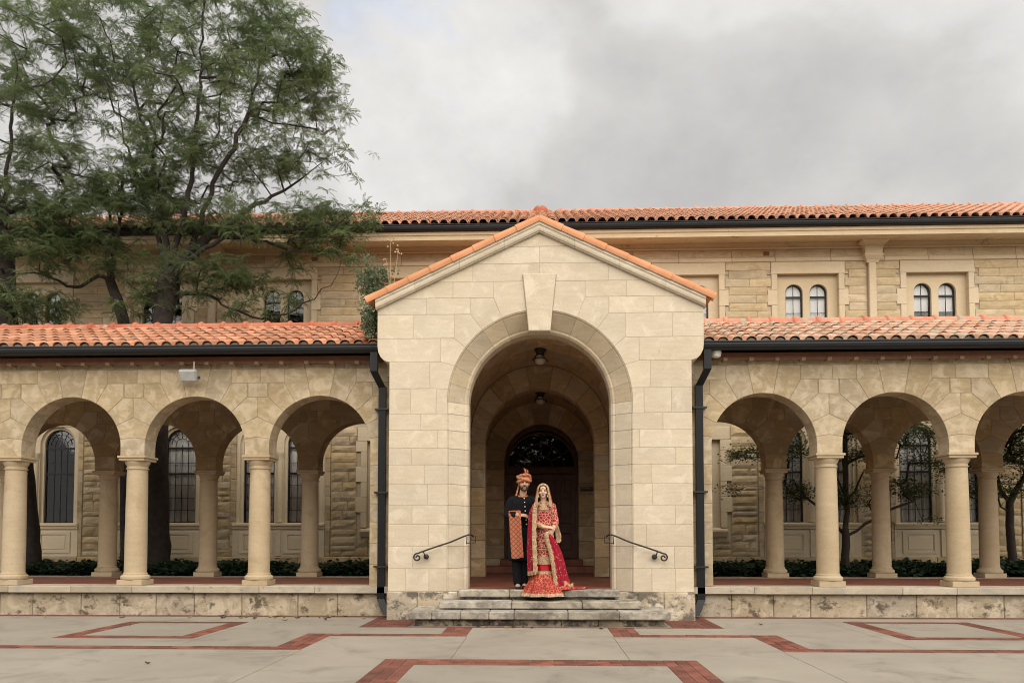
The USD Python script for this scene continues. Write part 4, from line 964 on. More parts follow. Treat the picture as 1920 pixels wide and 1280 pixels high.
# nameplate
SG = thing('nameplate', 'black nameplate with white letters on the stone right of the door', 'sign', (1.09, 6.2, 2.39))
part(SG, 'plate', bx(.935, 1.262, 6.175, 6.195, 2.345, 2.435, .003), plain('sign_black', (.012, .010, .010), rough=.4))
tm_ = meshkit.text_mesh('VICE CHANCELLOR', .026, .002); tv = np.asarray(tm_.vertices); tw = tv[:, 0].max() - tv[:, 0].min(); k_ = .29 / tw
part(SG, 'lettering', (np.c_[.953 + (tv[:, 0] - tv[:, 0].min()) * k_, 6.1745 - tv[:, 2], 2.392 + tv[:, 1]], np.asarray(tm_.faces)), white_plastic)

# ------------------------------------------------------------------ lanterns
def lantern(x, y, zt, k, label):
    t = thing('lantern', label, 'lantern', (x, y, zt), group='globe lanterns hanging in the porch')
    L = lambda prof: lathe([(r * k, zt - z * k) for r, z in prof][::-1], 20, (x, y))
    part(t, 'mount', L([(.10, -.02), (.115, .01), (.11, .03), (.085, .045), (.065, .10), (.05, .12)]), iron, smooth=40)
    part(t, 'globe', L([(.05, .10), (.07, .12), (.095, .16), (.10, .20), (.085, .245), (.05, .275), (.001, .285)]), opal, smooth=True)
    a = np.linspace(0, 2 * PI, 25)
    part(t, 'ring', tube([(x + .112 * k * math.cos(q), y + .112 * k * math.sin(q), zt - .175 * k) for q in a], .008 * k, 6, False), iron, smooth=True)
    for q in (PI / 6, PI / 2 + PI / 6 * 0 + .9, PI + .2, 1.5 * PI + .5):
        c, s = math.cos(q), math.sin(q)
        part(t, 'arm', tube([(x + c * r * k, y + s * r * k, zt - z * k) for r, z in ((.06, .06), (.075, .10), (.10, .15), (.13, .185), (.150, .20), (.155, .19))], .010 * k, 6), iron, smooth=True)
lantern(.015, 2.35, 4.755, 1.0, 'black iron lantern with opal globe under the front vault'); lantern(.02, 4.85, 4.42, 1.0, 'darker black iron lantern with opal globe deeper inside the passage')

# ------------------------------------------------------------------ handrails
def handrail(s, label):
    t = thing('handrail', label, 'handrail', (s * 1.45, -.12, 1.1), group='scrolled iron handrails on the porch piers')
    y = -.11
    cp = [(1.03, .02, 1.285), (1.06, -.08, 1.315), (1.10, y, 1.31), (1.20, y, 1.275), (1.35, y, 1.21), (1.50, y, 1.16), (1.65, y, 1.11), (1.78, y, 1.065), (1.87, y, 1.03)]
    cp = np.array(cp); tt = np.linspace(0, 1, len(cp)); q = np.linspace(0, 1, 40)
    from scipy.interpolate import CubicSpline
    c = CubicSpline(tt, cp)(q)
    sc = [(1.90 + .062 * math.exp(-a * .16) * math.cos(PI / 2 - .25 - a) * -1 * -1 * 1 if 0 else 1.885 + .062 * (1 - a / 11) * math.sin(a), y, .965 + .062 * (1 - a / 11) * math.cos(a)) for a in np.linspace(.2, 8.2, 34)]
    part(t, 'rail', mirror(tube(np.vstack([c, sc]), .013, 8), s), iron, smooth=True)
    part(t, 'wall_ball', mirror(lathe([(.001, -.05), (.03, -.045), (.048, -.02), (.05, 0), (.048, .02), (.03, .045), (.001, .05)], 16), s), iron) if 0 else None
    b = trimesh.creation.icosphere(2, .042); b.apply_translation([1.755, -.05, .975])
    part(t, 'wall_boss', mirror((np.asarray(b.vertices), np.asarray(b.faces)), s), iron, smooth=True)
    part(t, 'bracket', mirror(tube([(1.755, -.02, .975), (1.77, -.09, .99), (1.79, y, 1.05)], .010, 6), s), iron, smooth=True)
    part(t, 'bracket', mirror(tube([(1.00, .05, 1.30), (1.00, .05, 1.19), (1.12, .012, 1.185), (1.135, -.003, 1.17), (1.125, -.05, 1.28)], .008, 6), s), iron, smooth=True)
handrail(-1, 'scrolled black iron handrail on the left porch pier'); handrail(1, 'scrolled black iron handrail on the right porch pier')

# ------------------------------------------------------------------ downpipes
def downpipe(s, label):
    t = thing('downpipe', label, 'downpipe', (s * 2.58, .5, 0), group='black downpipes between porch and walkways')
    def run(pts, w=.058, d=.045):
        out = []; pts = np.array(pts, float)
        n = len(pts); V = []
        for x, y, z in pts: V += [(x - w, y - d, z), (x + w, y - d, z), (x + w, y + d, z), (x - w, y + d, z)]
        F = []
        for k in range(n - 1):
            for i in range(4): j = (i + 1) % 4; F += [(k * 4 + i, k * 4 + j, k * 4 + 4 + j), (k * 4 + i, k * 4 + 4 + j, k * 4 + 4 + i)]
        F += [(0, 2, 1), (0, 3, 2), (4 * n - 4, 4 * n - 3, 4 * n - 2), (4 * n - 4, 4 * n - 2, 4 * n - 1)]
        V = np.array(V); F = np.array(F); c = V[F] - V.mean(0)
        if np.einsum('ij,ij->i', c[:, 0], np.cross(c[:, 1], c[:, 2])).sum() < 0: F = F[:, ::-1]
        return mirror((V, F), s)
    part(t, 'offset', run([(2.655, .26, 4.245), (2.655, .26, 3.93), (2.578, .54, 3.72)]), gutter_m)
    part(t, 'pipe', run([(2.572, .545, 3.735), (2.572, .545, .29)]), gutter_m)
    part(t, 'shoe', run([(2.571, .543, .36), (2.571, .543, .28), (2.50, .46, .13), (2.44, .40, .035)], .061, .048), gutter_m)
    for z in (3.36, 2.0, .80): part(t, 'bracket', mirror(bx(2.46, 2.69, .48, .60, z - .014, z + .014), s), iron)
downpipe(-1, 'black downpipe left of the porch, its shoe pale-dented'); downpipe(1, 'black downpipe right of the porch')

# ------------------------------------------------------------------ floodlight, dome fixture, fallen leaves
FL = thing('floodlight', 'grey floodlight hanging on a stem over the second arch from the left', 'floodlight', (-5.72, .42, 4.0))
V, F = bx(-.15, .15, -.03, .05, -.10, .10, .02); a = .5; Vr = np.c_[V[:, 0], V[:, 1] * math.cos(a) - V[:, 2] * math.sin(a), V[:, 1] * math.sin(a) + V[:, 2] * math.cos(a)]
part(FL, 'head', (Vr + [-5.745, .40, 3.915], F), cast_grey)
V2, F2 = bx(-.125, .125, -.034, -.028, -.078, .078); Vr = np.c_[V2[:, 0], V2[:, 1] * math.cos(a) - V2[:, 2] * math.sin(a), V2[:, 1] * math.sin(a) + V2[:, 2] * math.cos(a)]
part(FL, 'lens', (Vr + [-5.745, .40, 3.915], F2), plain('flood_lens', (.42, .42, .41), rough=.2))
part(FL, 'stem', tube([(-5.66, .42, 4.15), (-5.665, .42, 4.0), (-5.69, .42, 3.95)], .014, 8), trim_stone); part(FL, 'knob', bx(-5.585, -5.555, .38, .42, 3.86, 3.9, .005), iron)
SF = thing('dome_fixture', 'small white dome fixture under the gutter beside the right downpipe', 'light fitting', (2.80, .40, 4.2))
part(SF, 'cover', lathe([(.001, 4.135), (.05, 4.14), (.075, 4.16), (.08, 4.19)], 16, (2.82, .38)), white_plastic, smooth=True)
part(SF, 'base', lathe([(.085, 4.19), (.085, 4.235)], 16, (2.82, .38)), white_plastic)

dl = [plain('dry_leaf_brown', (.13, .065, .03), rough=.8, noise=.3), plain('dry_leaf_yellow', (.40, .27, .08), rough=.8, noise=.3), plain('dry_leaf_dark', (.04, .025, .017), rough=.8, noise=.3)]
spots = [(R_.uniform(-5.6, -3.0), R_.uniform(.05, .5)) for _ in range(26)] + [(R_.uniform(-.9, .1), R_.uniform(-1.15, -.95)) for _ in range(7)] + [(-4.45, .0), (-3.9, -.2), (-3.3, -.1), (-6.6, .1), (-7.9, .2), (-5.9, -1.0), (-3.95, -4.4), (-2.75, .1), (.85, -1.2), (3.2, -.6)]
for i, (x, y) in enumerate(spots):
    l = R_.uniform(.025, .05); w = l * R_.uniform(.35, .6); a = R_.uniform(0, 2 * PI); n = 7; V = []
    for k in range(n):
        t = k / (n - 1); ww = w * math.sin(PI * min(.97, max(.04, t))) ** .8
        for q in (-1, 0, 1):
            V.append(((t - .5) * 2 * l, q * ww, .006 + .018 * (abs(q) * .6 + (t - .5) ** 2 * 2)))
    V = np.array(V); F = []
    for k in range(n - 1):
        for q in range(2): b = k * 3 + q; F += [(b, b + 3, b + 4), (b, b + 4, b + 1)]
    ca, sa = math.cos(a), math.sin(a); V = np.c_[V[:, 0] * ca - V[:, 1] * sa + x, V[:, 0] * sa + V[:, 1] * ca + y, V[:, 2]]
    kind_ = i % 3
    top('fallen_leaf', (V, np.array(F)), dl[kind_], ['small curled brown leaf fallen on the pale courtyard paving', 'small curled yellow leaf fallen on the pale courtyard paving', 'small curled dark leaf fallen on the pale courtyard paving'][kind_], 'leaf', ['brown leaves on the paving', 'yellow leaves on the paving', 'dark leaves on the paving'][kind_])

# ------------------------------------------------------------------ garden and trees
for s in (-1, 1):
    top('garden_bed', mirror(bx(2.37, 15, 3.975, 6.29, -.02, .34), s), soil, kind='structure')

def leaf_mat(name, c1, c2, trans=0.35):
    n = {'g': ('geometry', {}), 'oi': ('object_info', {}), 'n1': ('noise_texture', {'scale': 1.3, 'detail': 4}), 'r1': ('rgb_ramp', {'ramp': [(0.35, c1), (0.65, c2)]}),
         'mr': ('map_range', {'to_min': 0.72, 'to_max': 1.25}), 'hv': ('hsv', {}), 'd': ('principled_bsdf', {'roughness': 0.5, 'specular_ior_level': 0.35}),
         't': ('translucent_bsdf', {}), 'mx': ('mix_closure', {'fac': trans})}
    return M(name, n, [('g.position', 'n1.vector'), ('n1.fac', 'r1.fac'), ('g.random_per_island', 'mr.value'), ('mr.result', 'hv.value'), ('r1.color', 'hv.color'), ('hv.color', 'd.base_color'), ('hv.color', 't.color'),
                       ('d.BSDF', 'mx.closure1'), ('t.BSDF', 'mx.closure2')], surface='mx.closure')
leaf_a = leaf_mat('feathery_leaf', (0.13, 0.19, 0.078), (0.225, 0.285, 0.13), 0.54)
leaf_m = leaf_mat('maple_leaf', (0.095, 0.14, 0.05), (0.165, 0.205, 0.085), 0.45)
leaf_i = leaf_mat('ivy_leaf', (0.018, 0.042, 0.020), (0.036, 0.070, 0.034), 0.2)
leaf_s = leaf_mat('shrub_leaf', (0.13, 0.18, 0.095), (0.20, 0.25, 0.14), 0.45)
bark = plain('dark_bark', (0.030, 0.023, 0.019), rough=0.95, noise=0.4, sc=9, bump=0.8, bsc=26)
bark_m = plain('maple_bark', (0.045, 0.032, 0.024), rough=0.9, noise=0.3, sc=9, bump=0.3)

def leaflet(p, d, l, w, up):
    """A folded leaflet: four corners, two triangles, from p along d."""
    side = np.cross(d, up); side /= np.linalg.norm(side) + 1e-9
    return [p, p + d * l * .5 + side * w * .5, p + d * l, p + d * l * .5 - side * w * .5]

def frond_cluster(seed, nf=8, L=(.20, .36), ll=.058, lw=.023, droop=.55):
    r = np.random.default_rng(seed); V, F = [], []
    for f in range(nf):
        az = 2 * PI * f / nf + r.uniform(-.4, .4); el = r.uniform(-.35, .75); ln = r.uniform(*L)
        d0 = np.array([math.cos(az) * math.cos(el), math.sin(az) * math.cos(el), math.sin(el)]); p = np.zeros(3); d = d0.copy(); n = 10
        for k in range(n):
            d = d + np.array([0, 0, -.17 * droop]); d /= np.linalg.norm(d); p = p + d * ln / n
            side = np.cross(d, [0, 0, 1.0]); side /= np.linalg.norm(side) + 1e-9
            t = k / (n - 1); sz = (0.55 + 1.1 * t * (1 - t) * 2) * (1 - .25 * t)
            for sg in (-1, 1):
                q = side * sg * .85 + d * .55 + np.array([0, 0, r.uniform(-.45, .1)]); q /= np.linalg.norm(q)
                b = len(V); V += leaflet(p, q, ll * sz * r.uniform(.8, 1.2), lw * r.uniform(.85, 1.25), np.array([r.uniform(-.3, .3), r.uniform(-.3, .3), 1])); F += [(b, b + 1, b + 2), (b, b + 2, b + 3)]
    return np.array(V), np.array(F)

def broad_cluster(seed, n=26, R=.13, l=(.035, .055), flat_=.35):
    r = np.random.default_rng(seed); V, F = [], []
    for k in range(n):
        p = r.normal(0, 1, 3) * [R, R, R * flat_]; a = r.uniform(0, 2 * PI); d = np.array([math.cos(a), math.sin(a), r.uniform(-.6, .15)]); d /= np.linalg.norm(d)
        ln = r.uniform(*l); up = np.array([r.uniform(-.5, .5), r.uniform(-.5, .5), 1]); side = np.cross(d, up); side /= np.linalg.norm(side)
        b = len(V); pts = [(0, 0), (.25, .42), (.62, .36), (1, 0), (.62, -.36), (.25, -.42)]
        V += [p + d * ln * u + side * ln * w - np.array([0, 0, abs(w) * ln * .25]) for u, w in pts]; F += [(b, b + 1, b + 5), (b + 1, b + 2, b + 4), (b + 1, b + 4, b + 5), (b + 2, b + 3, b + 4)]
    return np.array(V), np.array(F)

def instancer(path, protos, mat, pos, rng, smin, smax, tilt=.35):
    pi = UsdGeom.PointInstancer.Define(stage, path); targets = []
    for k, m in enumerate(protos):
        pp = f'{path}/leaf_spray_{k:03d}' if k else f'{path}/leaf_spray'
        usdkit.mesh(stage, pp, m, mat); targets.append(pp)
    pi.CreatePrototypesRel().SetTargets([Sdf.Path(t) for t in targets])
    n = len(pos); az = rng.uniform(0, 2 * PI, n); t1 = rng.uniform(-tilt, tilt, n); t2 = rng.uniform(-tilt, tilt, n)
    q = []
    for a, b, c in zip(az, t1, t2):
        r = Gf.Rotation(Gf.Vec3d(0, 0, 1), math.degrees(a)) * Gf.Rotation(Gf.Vec3d(1, 0, 0), math.degrees(b)) * Gf.Rotation(Gf.Vec3d(0, 1, 0), math.degrees(c))
        w = r.GetQuat(); q.append(Gf.Quath(w.GetReal(), *[float(x) for x in w.GetImaginary()]))
    pi.CreateProtoIndicesAttr(Vt.IntArray([int(x) for x in rng.integers(0, len(protos), n)]))
    pi.CreatePositionsAttr(Vt.Vec3fArray.FromNumpy(np.asarray(pos, np.float32)))
    pi.CreateOrientationsAttr(Vt.QuathArray(q))
    s = rng.uniform(smin, smax, n); pi.CreateScalesAttr(Vt.Vec3fArray.FromNumpy(np.repeat(s[:, None], 3, 1).astype(np.float32)))

def grow(trunk, limbs, blobs, dens, yc, yr, seed, ok=lambda p: True, spread=1.0, wob=.10, gap=.485, gsc=.85):
    """Skeleton of a tree: the given trunk and limbs, then branches that reach for points inside the crown. Returns (chains of (points, radii)), leaf points."""
    rng = np.random.default_rng(seed)
    nodes, parent, rad0, chains = [], [], [], []
    def add(p, par, r=0.0): nodes.append(np.array(p, float)); parent.append(par); rad0.append(r); return len(nodes) - 1
    def run(pts, par, amp):
        pts = np.array(pts, float); last = par
        if par is not None and len(pts) > 1: pts[0, :3] = nodes[par]
        for k in range(len(pts) - 1 if par is not None else len(pts)):
            pass
        seq = [pts[0]]
        for a, b in zip(pts, pts[1:]):
            n = max(2, int(np.linalg.norm(b[:3] - a[:3]) / .22))
            for i in range(1, n + 1): seq.append(a + (b - a) * i / n)
        for i, q in enumerate(seq):
            if i == 0 and par is not None: continue
            j = rng.normal(0, amp, 3) * (.02 if par is None else .03)
            last = add(q[:3] + j, last, q[3] if par is None else q[3] * (1 - .75 * (i / (len(seq) - 1)) ** 3))
        return last
    run(trunk, None, .4)
    for lb in limbs:
        lb = np.array(lb, float); lb[:, 3] *= .8; dy = rng.uniform(-1, 1) * yr * .6
        lb[:, 1] += np.linspace(0, 1, len(lb)) ** 1.3 * dy
        N = np.array(nodes); par = int(np.argmin(np.linalg.norm(N - lb[0, :3], axis=1)))
        run(lb, par, 1.0)
    # points to reach
    pts = []
    for (x, z, rx, rz) in blobs:
        ry = min(yr, max(.4, .8 * (rx + rz) / 2)); n = int(dens * 4.19 * rx * rz * ry * (3.6 if rx * rz < 1.6 else 1.1))
        d = rng.normal(0, 1, (n, 3)); d /= np.linalg.norm(d, axis=1, keepdims=True); d *= rng.uniform(0.15, 1, (n, 1)) ** .42
        pts.append(np.c_[x + d[:, 0] * rx, yc + d[:, 1] * ry, z + d[:, 2] * rz])
    P = np.vstack(pts)
    m = meshkit.fbm(P * [gsc, gsc, gsc * 1.7], 3, seed); P = P[m > gap]
    P = P[[ok(p) for p in P]]
    base = np.array(trunk[-1][:3]); P = P[np.argsort(np.linalg.norm(P - base, axis=1))]
    tips = []
    N = np.zeros((60000, 3)); N[:len(nodes)] = nodes; tn = len(np.array(trunk))
    first = sum(1 for _ in nodes) and min(i for i in range(len(nodes)) if nodes[i][2] > trunk[-1][2] - 1.2)
    for p in P:
        k = len(nodes); dv = N[first:k] - p; dist = np.linalg.norm(dv, axis=1) + .55 * np.maximum(0, dv[:, 2]) * spread
        j = first + int(np.argmin(dist)); q = nodes[j]; ln = np.linalg.norm(p - q)
        n = max(1, int(ln / .25)); last = j; bend = rng.normal(0, wob, 3) * ln
        for i in range(1, n + 1):
            t = i / n; v = q + (p - q) * t + bend * math.sin(PI * t) + np.array([0, 0, .10 * ln * math.sin(PI * t)])
            last = add(v, last); N[len(nodes) - 1] = v
        tips.append(last)
    # radii from the number of leaves carried
    load = np.zeros(len(nodes))
    for t in tips: load[t] += 1
    for i in range(len(nodes) - 1, 0, -1):
        if parent[i] is not None: load[parent[i]] += load[i]
    rad = np.maximum(np.array(rad0), .0042 * np.maximum(load, 1) ** .46)
    kids = {}
    for i, q in enumerate(parent):
        if q is not None: kids.setdefault(q, []).append(i)
    stack = [(0, None)]; out = []
    while stack:
        i, par = stack.pop(); chain = [par] if par is not None else []; cur = i
        while True:
            chain.append(cur); ks = kids.get(cur, [])
            if not ks: break
            ks = sorted(ks, key=lambda k: -rad[k] - load[k] * 1e-5)
            for k in ks[1:]: stack.append((k, cur))
            cur = ks[0]
        pp = np.array([nodes[c] for c in chain]); rr = np.array([rad[c] for c in chain])
        if par is not None: rr[0] = min(rr[0], rr[1] * 1.15)
        if len(pp) > 1: out.append((pp, rr))
    return out, np.array([nodes[t] for t in tips])

def tree(name, label, group, args, protos, lmat, bmat, smin, smax, extra=2, jit=.22, tilt=.6, cat_='tree'):
    trunk = args[0]; t = thing(name, label, cat_, trunk[0][:3], group=group)
    chains, tips = grow(*args[:-1], **args[-1])
    big = [c for c in chains if c[1].max() > .05]; small = [c for c in chains if c[1].max() <= .05]
    tr0 = chains[0]
    part(t, 'trunk', tube(tr0[0], tr0[1], 12), bmat, smooth=True)
    for c in sorted(chains[1:], key=lambda c: -c[1].max())[:14]: part(t, 'limb', tube(c[0], c[1], 8), bmat, smooth=True)
    rest = sorted(chains[1:], key=lambda c: -c[1].max())[14:]
    part(t, 'branches', cat([tube(c[0], c[1], 5 if c[1].max() > .015 else 3, False) for c in rest]), bmat, kind='stuff')
    rng = np.random.default_rng(args[-1].get('seed', 1) + 5)
    pos = np.vstack([tips] + [tips + rng.normal(0, jit, tips.shape) * [1, 1, .6] for _ in range(extra - 1)])
    path = uniq(t, 'crown'); instancer(path, protos, lmat, pos - org(t), rng, smin, smax, tilt); setd(path, kind='stuff')
    return len(pos)

FR = [frond_cluster(k) for k in range(5)]
GA = 'tall feathery trees behind the left walkway'
def room(p):                                                 # keeps crowns clear of the walkway roof and of the main building
    x, y, z = p
    if z < 8.9 and y > 6.05: return False
    if z < 5.6: return False
    if z < 10.9 and y > 5.2 and z < 8.5 + (y - 5.2) * .5: return False
    return True
A_T = [(-8.41, 5.0, .30, .30), (-8.43, 5.0, 1.35, .243), (-8.45, 5.0, 3.01, .209), (-8.46, 5.0, 4.91, .197), (-8.42, 5.0, 6.12, .205), (-8.28, 5.0, 7.08, .25)]
A_L = [[(-8.2, 5, 7.14, .139), (-7.84, 5, 7.68, .139), (-7.49, 5, 8.04, .128), (-6.83, 5, 8.52, .081), (-5.87, 5, 9.12, .052), (-4.91, 5, 9.83, .035)],
       [(-8.31, 5, 7.08, .128), (-8.37, 5, 8.06, .093), (-8.54, 5, 9.04, .07), (-8.74, 5, 10.02, .052), (-8.95, 5, 11.01, .041), (-9.16, 5, 12.13, .029)],
       [(-8.29, 5, 7.32, .104), (-7.92, 5, 8.29, .081), (-7.63, 5, 9.39, .064), (-7.53, 5, 10.61, .052), (-7.37, 5, 11.85, .041), (-7.27, 5, 12.96, .029)],
       [(-7.96, 5, 7.68, .081), (-7.44, 5, 8.77, .07), (-6.85, 5, 9.99, .052), (-6.38, 5, 10.96, .041), (-6.16, 5, 12.19, .029)],
       [(-8.34, 5, 6.6, .081), (-7.64, 5, 6.69, .058), (-7.16, 5, 6.56, .046), (-6.85, 5, 6.28, .041), (-6.61, 5, 6.02, .029)],
       [(-8.14, 5, 7.32, .081), (-7.06, 5, 7.92, .058), (-5.85, 5, 8.02, .041), (-4.65, 5, 7.94, .029), (-3.82, 5, 8.24, .015)],
       [(-8.35, 5, 7.08, .093), (-8.64, 5, 8.18, .07), (-9.16, 5, 9.41, .052), (-9.55, 5, 10.4, .041), (-9.83, 5, 11.65, .029)],
       [(-7.49, 5, 8.04, .058), (-6.34, 5, 7.88, .035), (-5.61, 5, 7.66, .025), (-4.41, 5, 7.52, .018), (-4.11, 5, 7.59, .010)],
       [(-6.85, 5, 6.28, .035), (-6.4, 5, 6.12, .032), (-5.59, 5, 6.13, .026), (-4.87, 5, 6.38, .020), (-4.28, 5, 6.92, .015), (-4.16, 5, 7.22, .010)]]
A_B = [(-7.12, 11.35, 2.67, 2.32), (-8.62, 12.74, 3.01, 1.74), (-5.4, 10.58, 1.1, 1.51), (-4.91, 9.34, .99, .81), (-8.18, 9.4, 1.97, 1.39), (-5.86, 8.26, 1.51, .93), (-5.01, 7.65, 1.04, .58), (-4.41, 8.24, .81, .52), (-3.75, 8.29, .30, .29),
       (-6.44, 6.58, 1.28, .52), (-5.0, 6.92, .75, .42), (-6.94, 7.67, 1.74, .58), (-8.62, 6.78, .7, .46), (-3.95, 7.35, .33, .30), (-6.17, 13.31, .7, .46), (-5.66, 11.81, .99, .58), (-8.5, 8.0, 1.5, .7), (-7.2, 7.2, 1.5, .6), (-9.2, 8.9, 1.3, .8)]
tree('feathery_tree', 'tall feathery green tree with stout forked trunk behind the third column from the porch', None, (A_T, A_L, A_B, 12.5, 5.0, 1.75, dict(seed=3, ok=room)), FR, leaf_a, bark, .55, 1.0, extra=2, jit=.27)
tree('feathery_tree', 'slender dark-trunked feathery tree rising between the stout tree and the left edge', None,
     ([(-9.26, 5.4, .30, .20), (-9.34, 5.4, 2.56, .154), (-9.42, 5.4, 5.0, .142), (-9.52, 5.4, 6.24, .13), (-9.7, 5.4, 6.73, .119), (-9.85, 5.4, 7.17, .107)],
      [[(-9.84, 5.4, 7.11, .059), (-10.13, 5.4, 7.3, .053), (-10.56, 5.4, 7.05, .047), (-10.88, 5.4, 7.06, .042), (-11.57, 5.4, 7.38, .036), (-12.46, 5.4, 7.45, .03)], [(-9.81, 5.4, 7.11, .071), (-9.84, 5.4, 8.1, .053), (-10.11, 5.4, 8.98, .042), (-10.51, 5.4, 10.0, .03)], [(-9.79, 5.4, 7.11, .059), (-9.65, 5.4, 7.98, .047), (-9.48, 5.4, 8.97, .042), (-9.38, 5.4, 9.98, .03)]],
      [(-10.25, 9.61, 1.78, 1.3), (-9.96, 8.23, 1.78, .71), (-10.33, 7.61, 1.3, .47), (-9.7, 6.35, .9, .33), (-9.2, 7.5, 1.1, .55)], 15.0, 5.0, 1.2, dict(seed=8, ok=room)), FR, leaf_a, bark, .55, 1.0, extra=2)
tree('feathery_tree', 'feathery tree with leaning trunk at the far left edge behind the walkway', None,
     ([(-11.11, 4.8, .30, .23), (-11.27, 4.8, 2.52, .149), (-11.6, 4.8, 4.9, .172), (-11.82, 4.8, 6.09, .195), (-11.94, 4.8, 7.3, .206), (-11.94, 4.8, 8.03, .172)],
      [[(-11.94, 4.8, 7.42, .08), (-11.44, 4.8, 7.68, .069), (-11.08, 4.8, 7.89, .052), (-10.61, 4.8, 8.49, .034)], [(-11.94, 4.8, 7.9, .08), (-11.79, 4.8, 9.12, .057), (-11.4, 4.8, 10.34, .046), (-11.06, 4.8, 11.56, .034)], [(-11.94, 4.8, 8.03, .08), (-12.35, 4.8, 9.49, .057), (-12.66, 4.8, 11.34, .04)]],
      [(-11.44, 11.94, 1.95, 1.95), (-11.61, 9.36, 1.49, 1.38), (-11.44, 7.54, 1.38, 1.03), (-10.68, 6.54, 1.15, .32), (-11.3, 6.8, 1.3, .8), (-12.8, 7.2, 1.2, 1.6), (-12.6, 10.5, 1.5, 2.5)], 15.0, 4.8, 2.0, dict(seed=12, ok=room)), FR, leaf_a, bark, .55, 1.0, extra=2)
BR = [broad_cluster(k) for k in range(4)]
def groom_(p): return 3.98 < p[1] < 6.2
tree('garden_maple', 'small layered maple standing between the right walkway columns nearest the porch', None,
     ([(6.5, 5, .30, .10), (6.53, 5, .89, .085), (6.56, 5, 1.29, .08)],
      [[(6.56, 5, 1.29, .06), (6.32, 5, 1.52, .042), (5.93, 5, 1.92, .030), (5.48, 5, 2.5, .022), (5.03, 5, 2.73, .014)], [(6.56, 5, 1.29, .075), (6.63, 5, 2.04, .060), (6.62, 5, 2.84, .042), (6.56, 5, 3.53, .025)], [(6.56, 5, 1.29, .04), (6.94, 5, 1.52, .034), (7.39, 5, 1.81, .026), (8.07, 5, 2.15, .018)], [(6.63, 5, 2.04, .035), (7.07, 5, 2.72, .026), (7.76, 5, 3.18, .016)], [(6.63, 5, 2.15, .032), (6.28, 5, 2.72, .022), (5.61, 5, 3.13, .016)]],
      [(4.47, 3.08, .56, .14), (5.32, 3.1, .52, .30), (4.46, 2.36, .41, .17), (5.37, 2.27, .46, .24), (6.75, 3.3, .7, .40), (6.84, 2.15, .58, .24), (7.74, 2.35, .75, .19), (8.15, 2.95, .52, .14), (8.16, 3.39, .52, .32), (8.4, 1.63, .32, .1), (6.6, 4.2, 1.3, .5)], 46.0, 5.0, .75, dict(seed=21, ok=groom_, wob=.14, gap=.44, gsc=1.6)), BR, leaf_m, bark_m, .7, 1.15, extra=2, jit=.09, tilt=.45)
tree('garden_maple', 'small forked maple standing at the right edge behind the walkway columns', None,
     ([(10.09, 5, .30, .10), (10.03, 5, 1.01, .085), (10.0, 5, 1.8, .08), (10.01, 5, 2.03, .075)],
      [[(10.01, 5, 2.03, .06), (9.76, 5, 2.6, .042), (9.67, 5, 3.29, .026), (9.91, 5, 3.74, .016)], [(10.01, 5, 2.03, .06), (10.27, 5, 2.6, .042), (10.45, 5, 3.28, .024)], [(10.0, 5, 1.8, .028), (9.53, 5, 2.26, .018), (8.98, 5, 2.49, .012)]],
      [(9.9, 3.63, .7, .41), (9.77, 2.83, .58, .23), (9.64, 2.26, .58, .23), (10.21, 2.6, .58, .29), (8.9, 2.72, .46, .26), (9.0, 3.64, .6, .26), (10.56, 3.17, .7, .58), (10.2, 4.3, 1.2, .5)], 40.0, 5.0, .75, dict(seed=27, ok=groom_, wob=.14, gap=.44, gsc=1.6)), BR, leaf_m, bark_m, .7, 1.15, extra=2, jit=.09, tilt=.45)
# ivy
IV = [broad_cluster(40 + k, 16, .10, (.07, .12), .45) for k in range(4)]
ip = []
rg = np.random.default_rng(33)
for s in (-1, 1):
    n = 2300; x = rg.uniform(2.7, 13.5, n) * s; y = rg.uniform(4.02, 6.2, n)
    h = .42 + .26 * meshkit.fbm(np.c_[x * 1.4, y * 1.4, x * 0], 3, 5) + rg.uniform(-.02, .10, n)
    ip.append(np.c_[x, y, h])
instancer('/World/garden_ivy', IV, leaf_i, np.vstack(ip), rg, .8, 1.3, .5)
setd('/World/garden_ivy', label='dark green ivy covering the garden beds behind both walkways', category='ivy', kind='stuff')
# the self-sown shrub behind the left end of the gable
SH = thing('wild_shrub', 'self-sown green shrub with dry stalks behind the left end of the porch gable', 'shrub', (-2.75, 1.6, 4.98))
sp, st = [], []
for (cx, cy, cz, rx, rz, n) in ((-2.98, 1.75, 5.85, .30, .36, 130), (-2.84, 1.3, 5.35, .13, .2, 30), (-2.72, .35, 4.80, .13, .17, 45), (-2.70, .25, 4.62, .08, .12, 20)):
    d = rg.normal(0, .5, (n, 3)); q = np.c_[cx + d[:, 0] * rx, cy + d[:, 1] * .22, cz + d[:, 2] * rz]; sp.append(q)
    for k in range(6): st.append(tube([(-2.72, cy, cz - .35), ((cx - 2.72) / 2, cy, cz - .1), tuple(q[k])], [.010, .007, .003], 4))
part(SH, 'stems', cat(st), bark_m, kind='stuff')
pth = uniq(SH, 'foliage'); instancer(pth, [broad_cluster(60 + k, 16, .05, (.03, .05), .8) for k in range(3)], leaf_s, np.vstack(sp) - org(SH), rg, .8, 1.2, 1.5); setd(pth, kind='stuff')
straw = plain('dry_stalk', (.42, .31, .18), rough=.9, noise=.2)
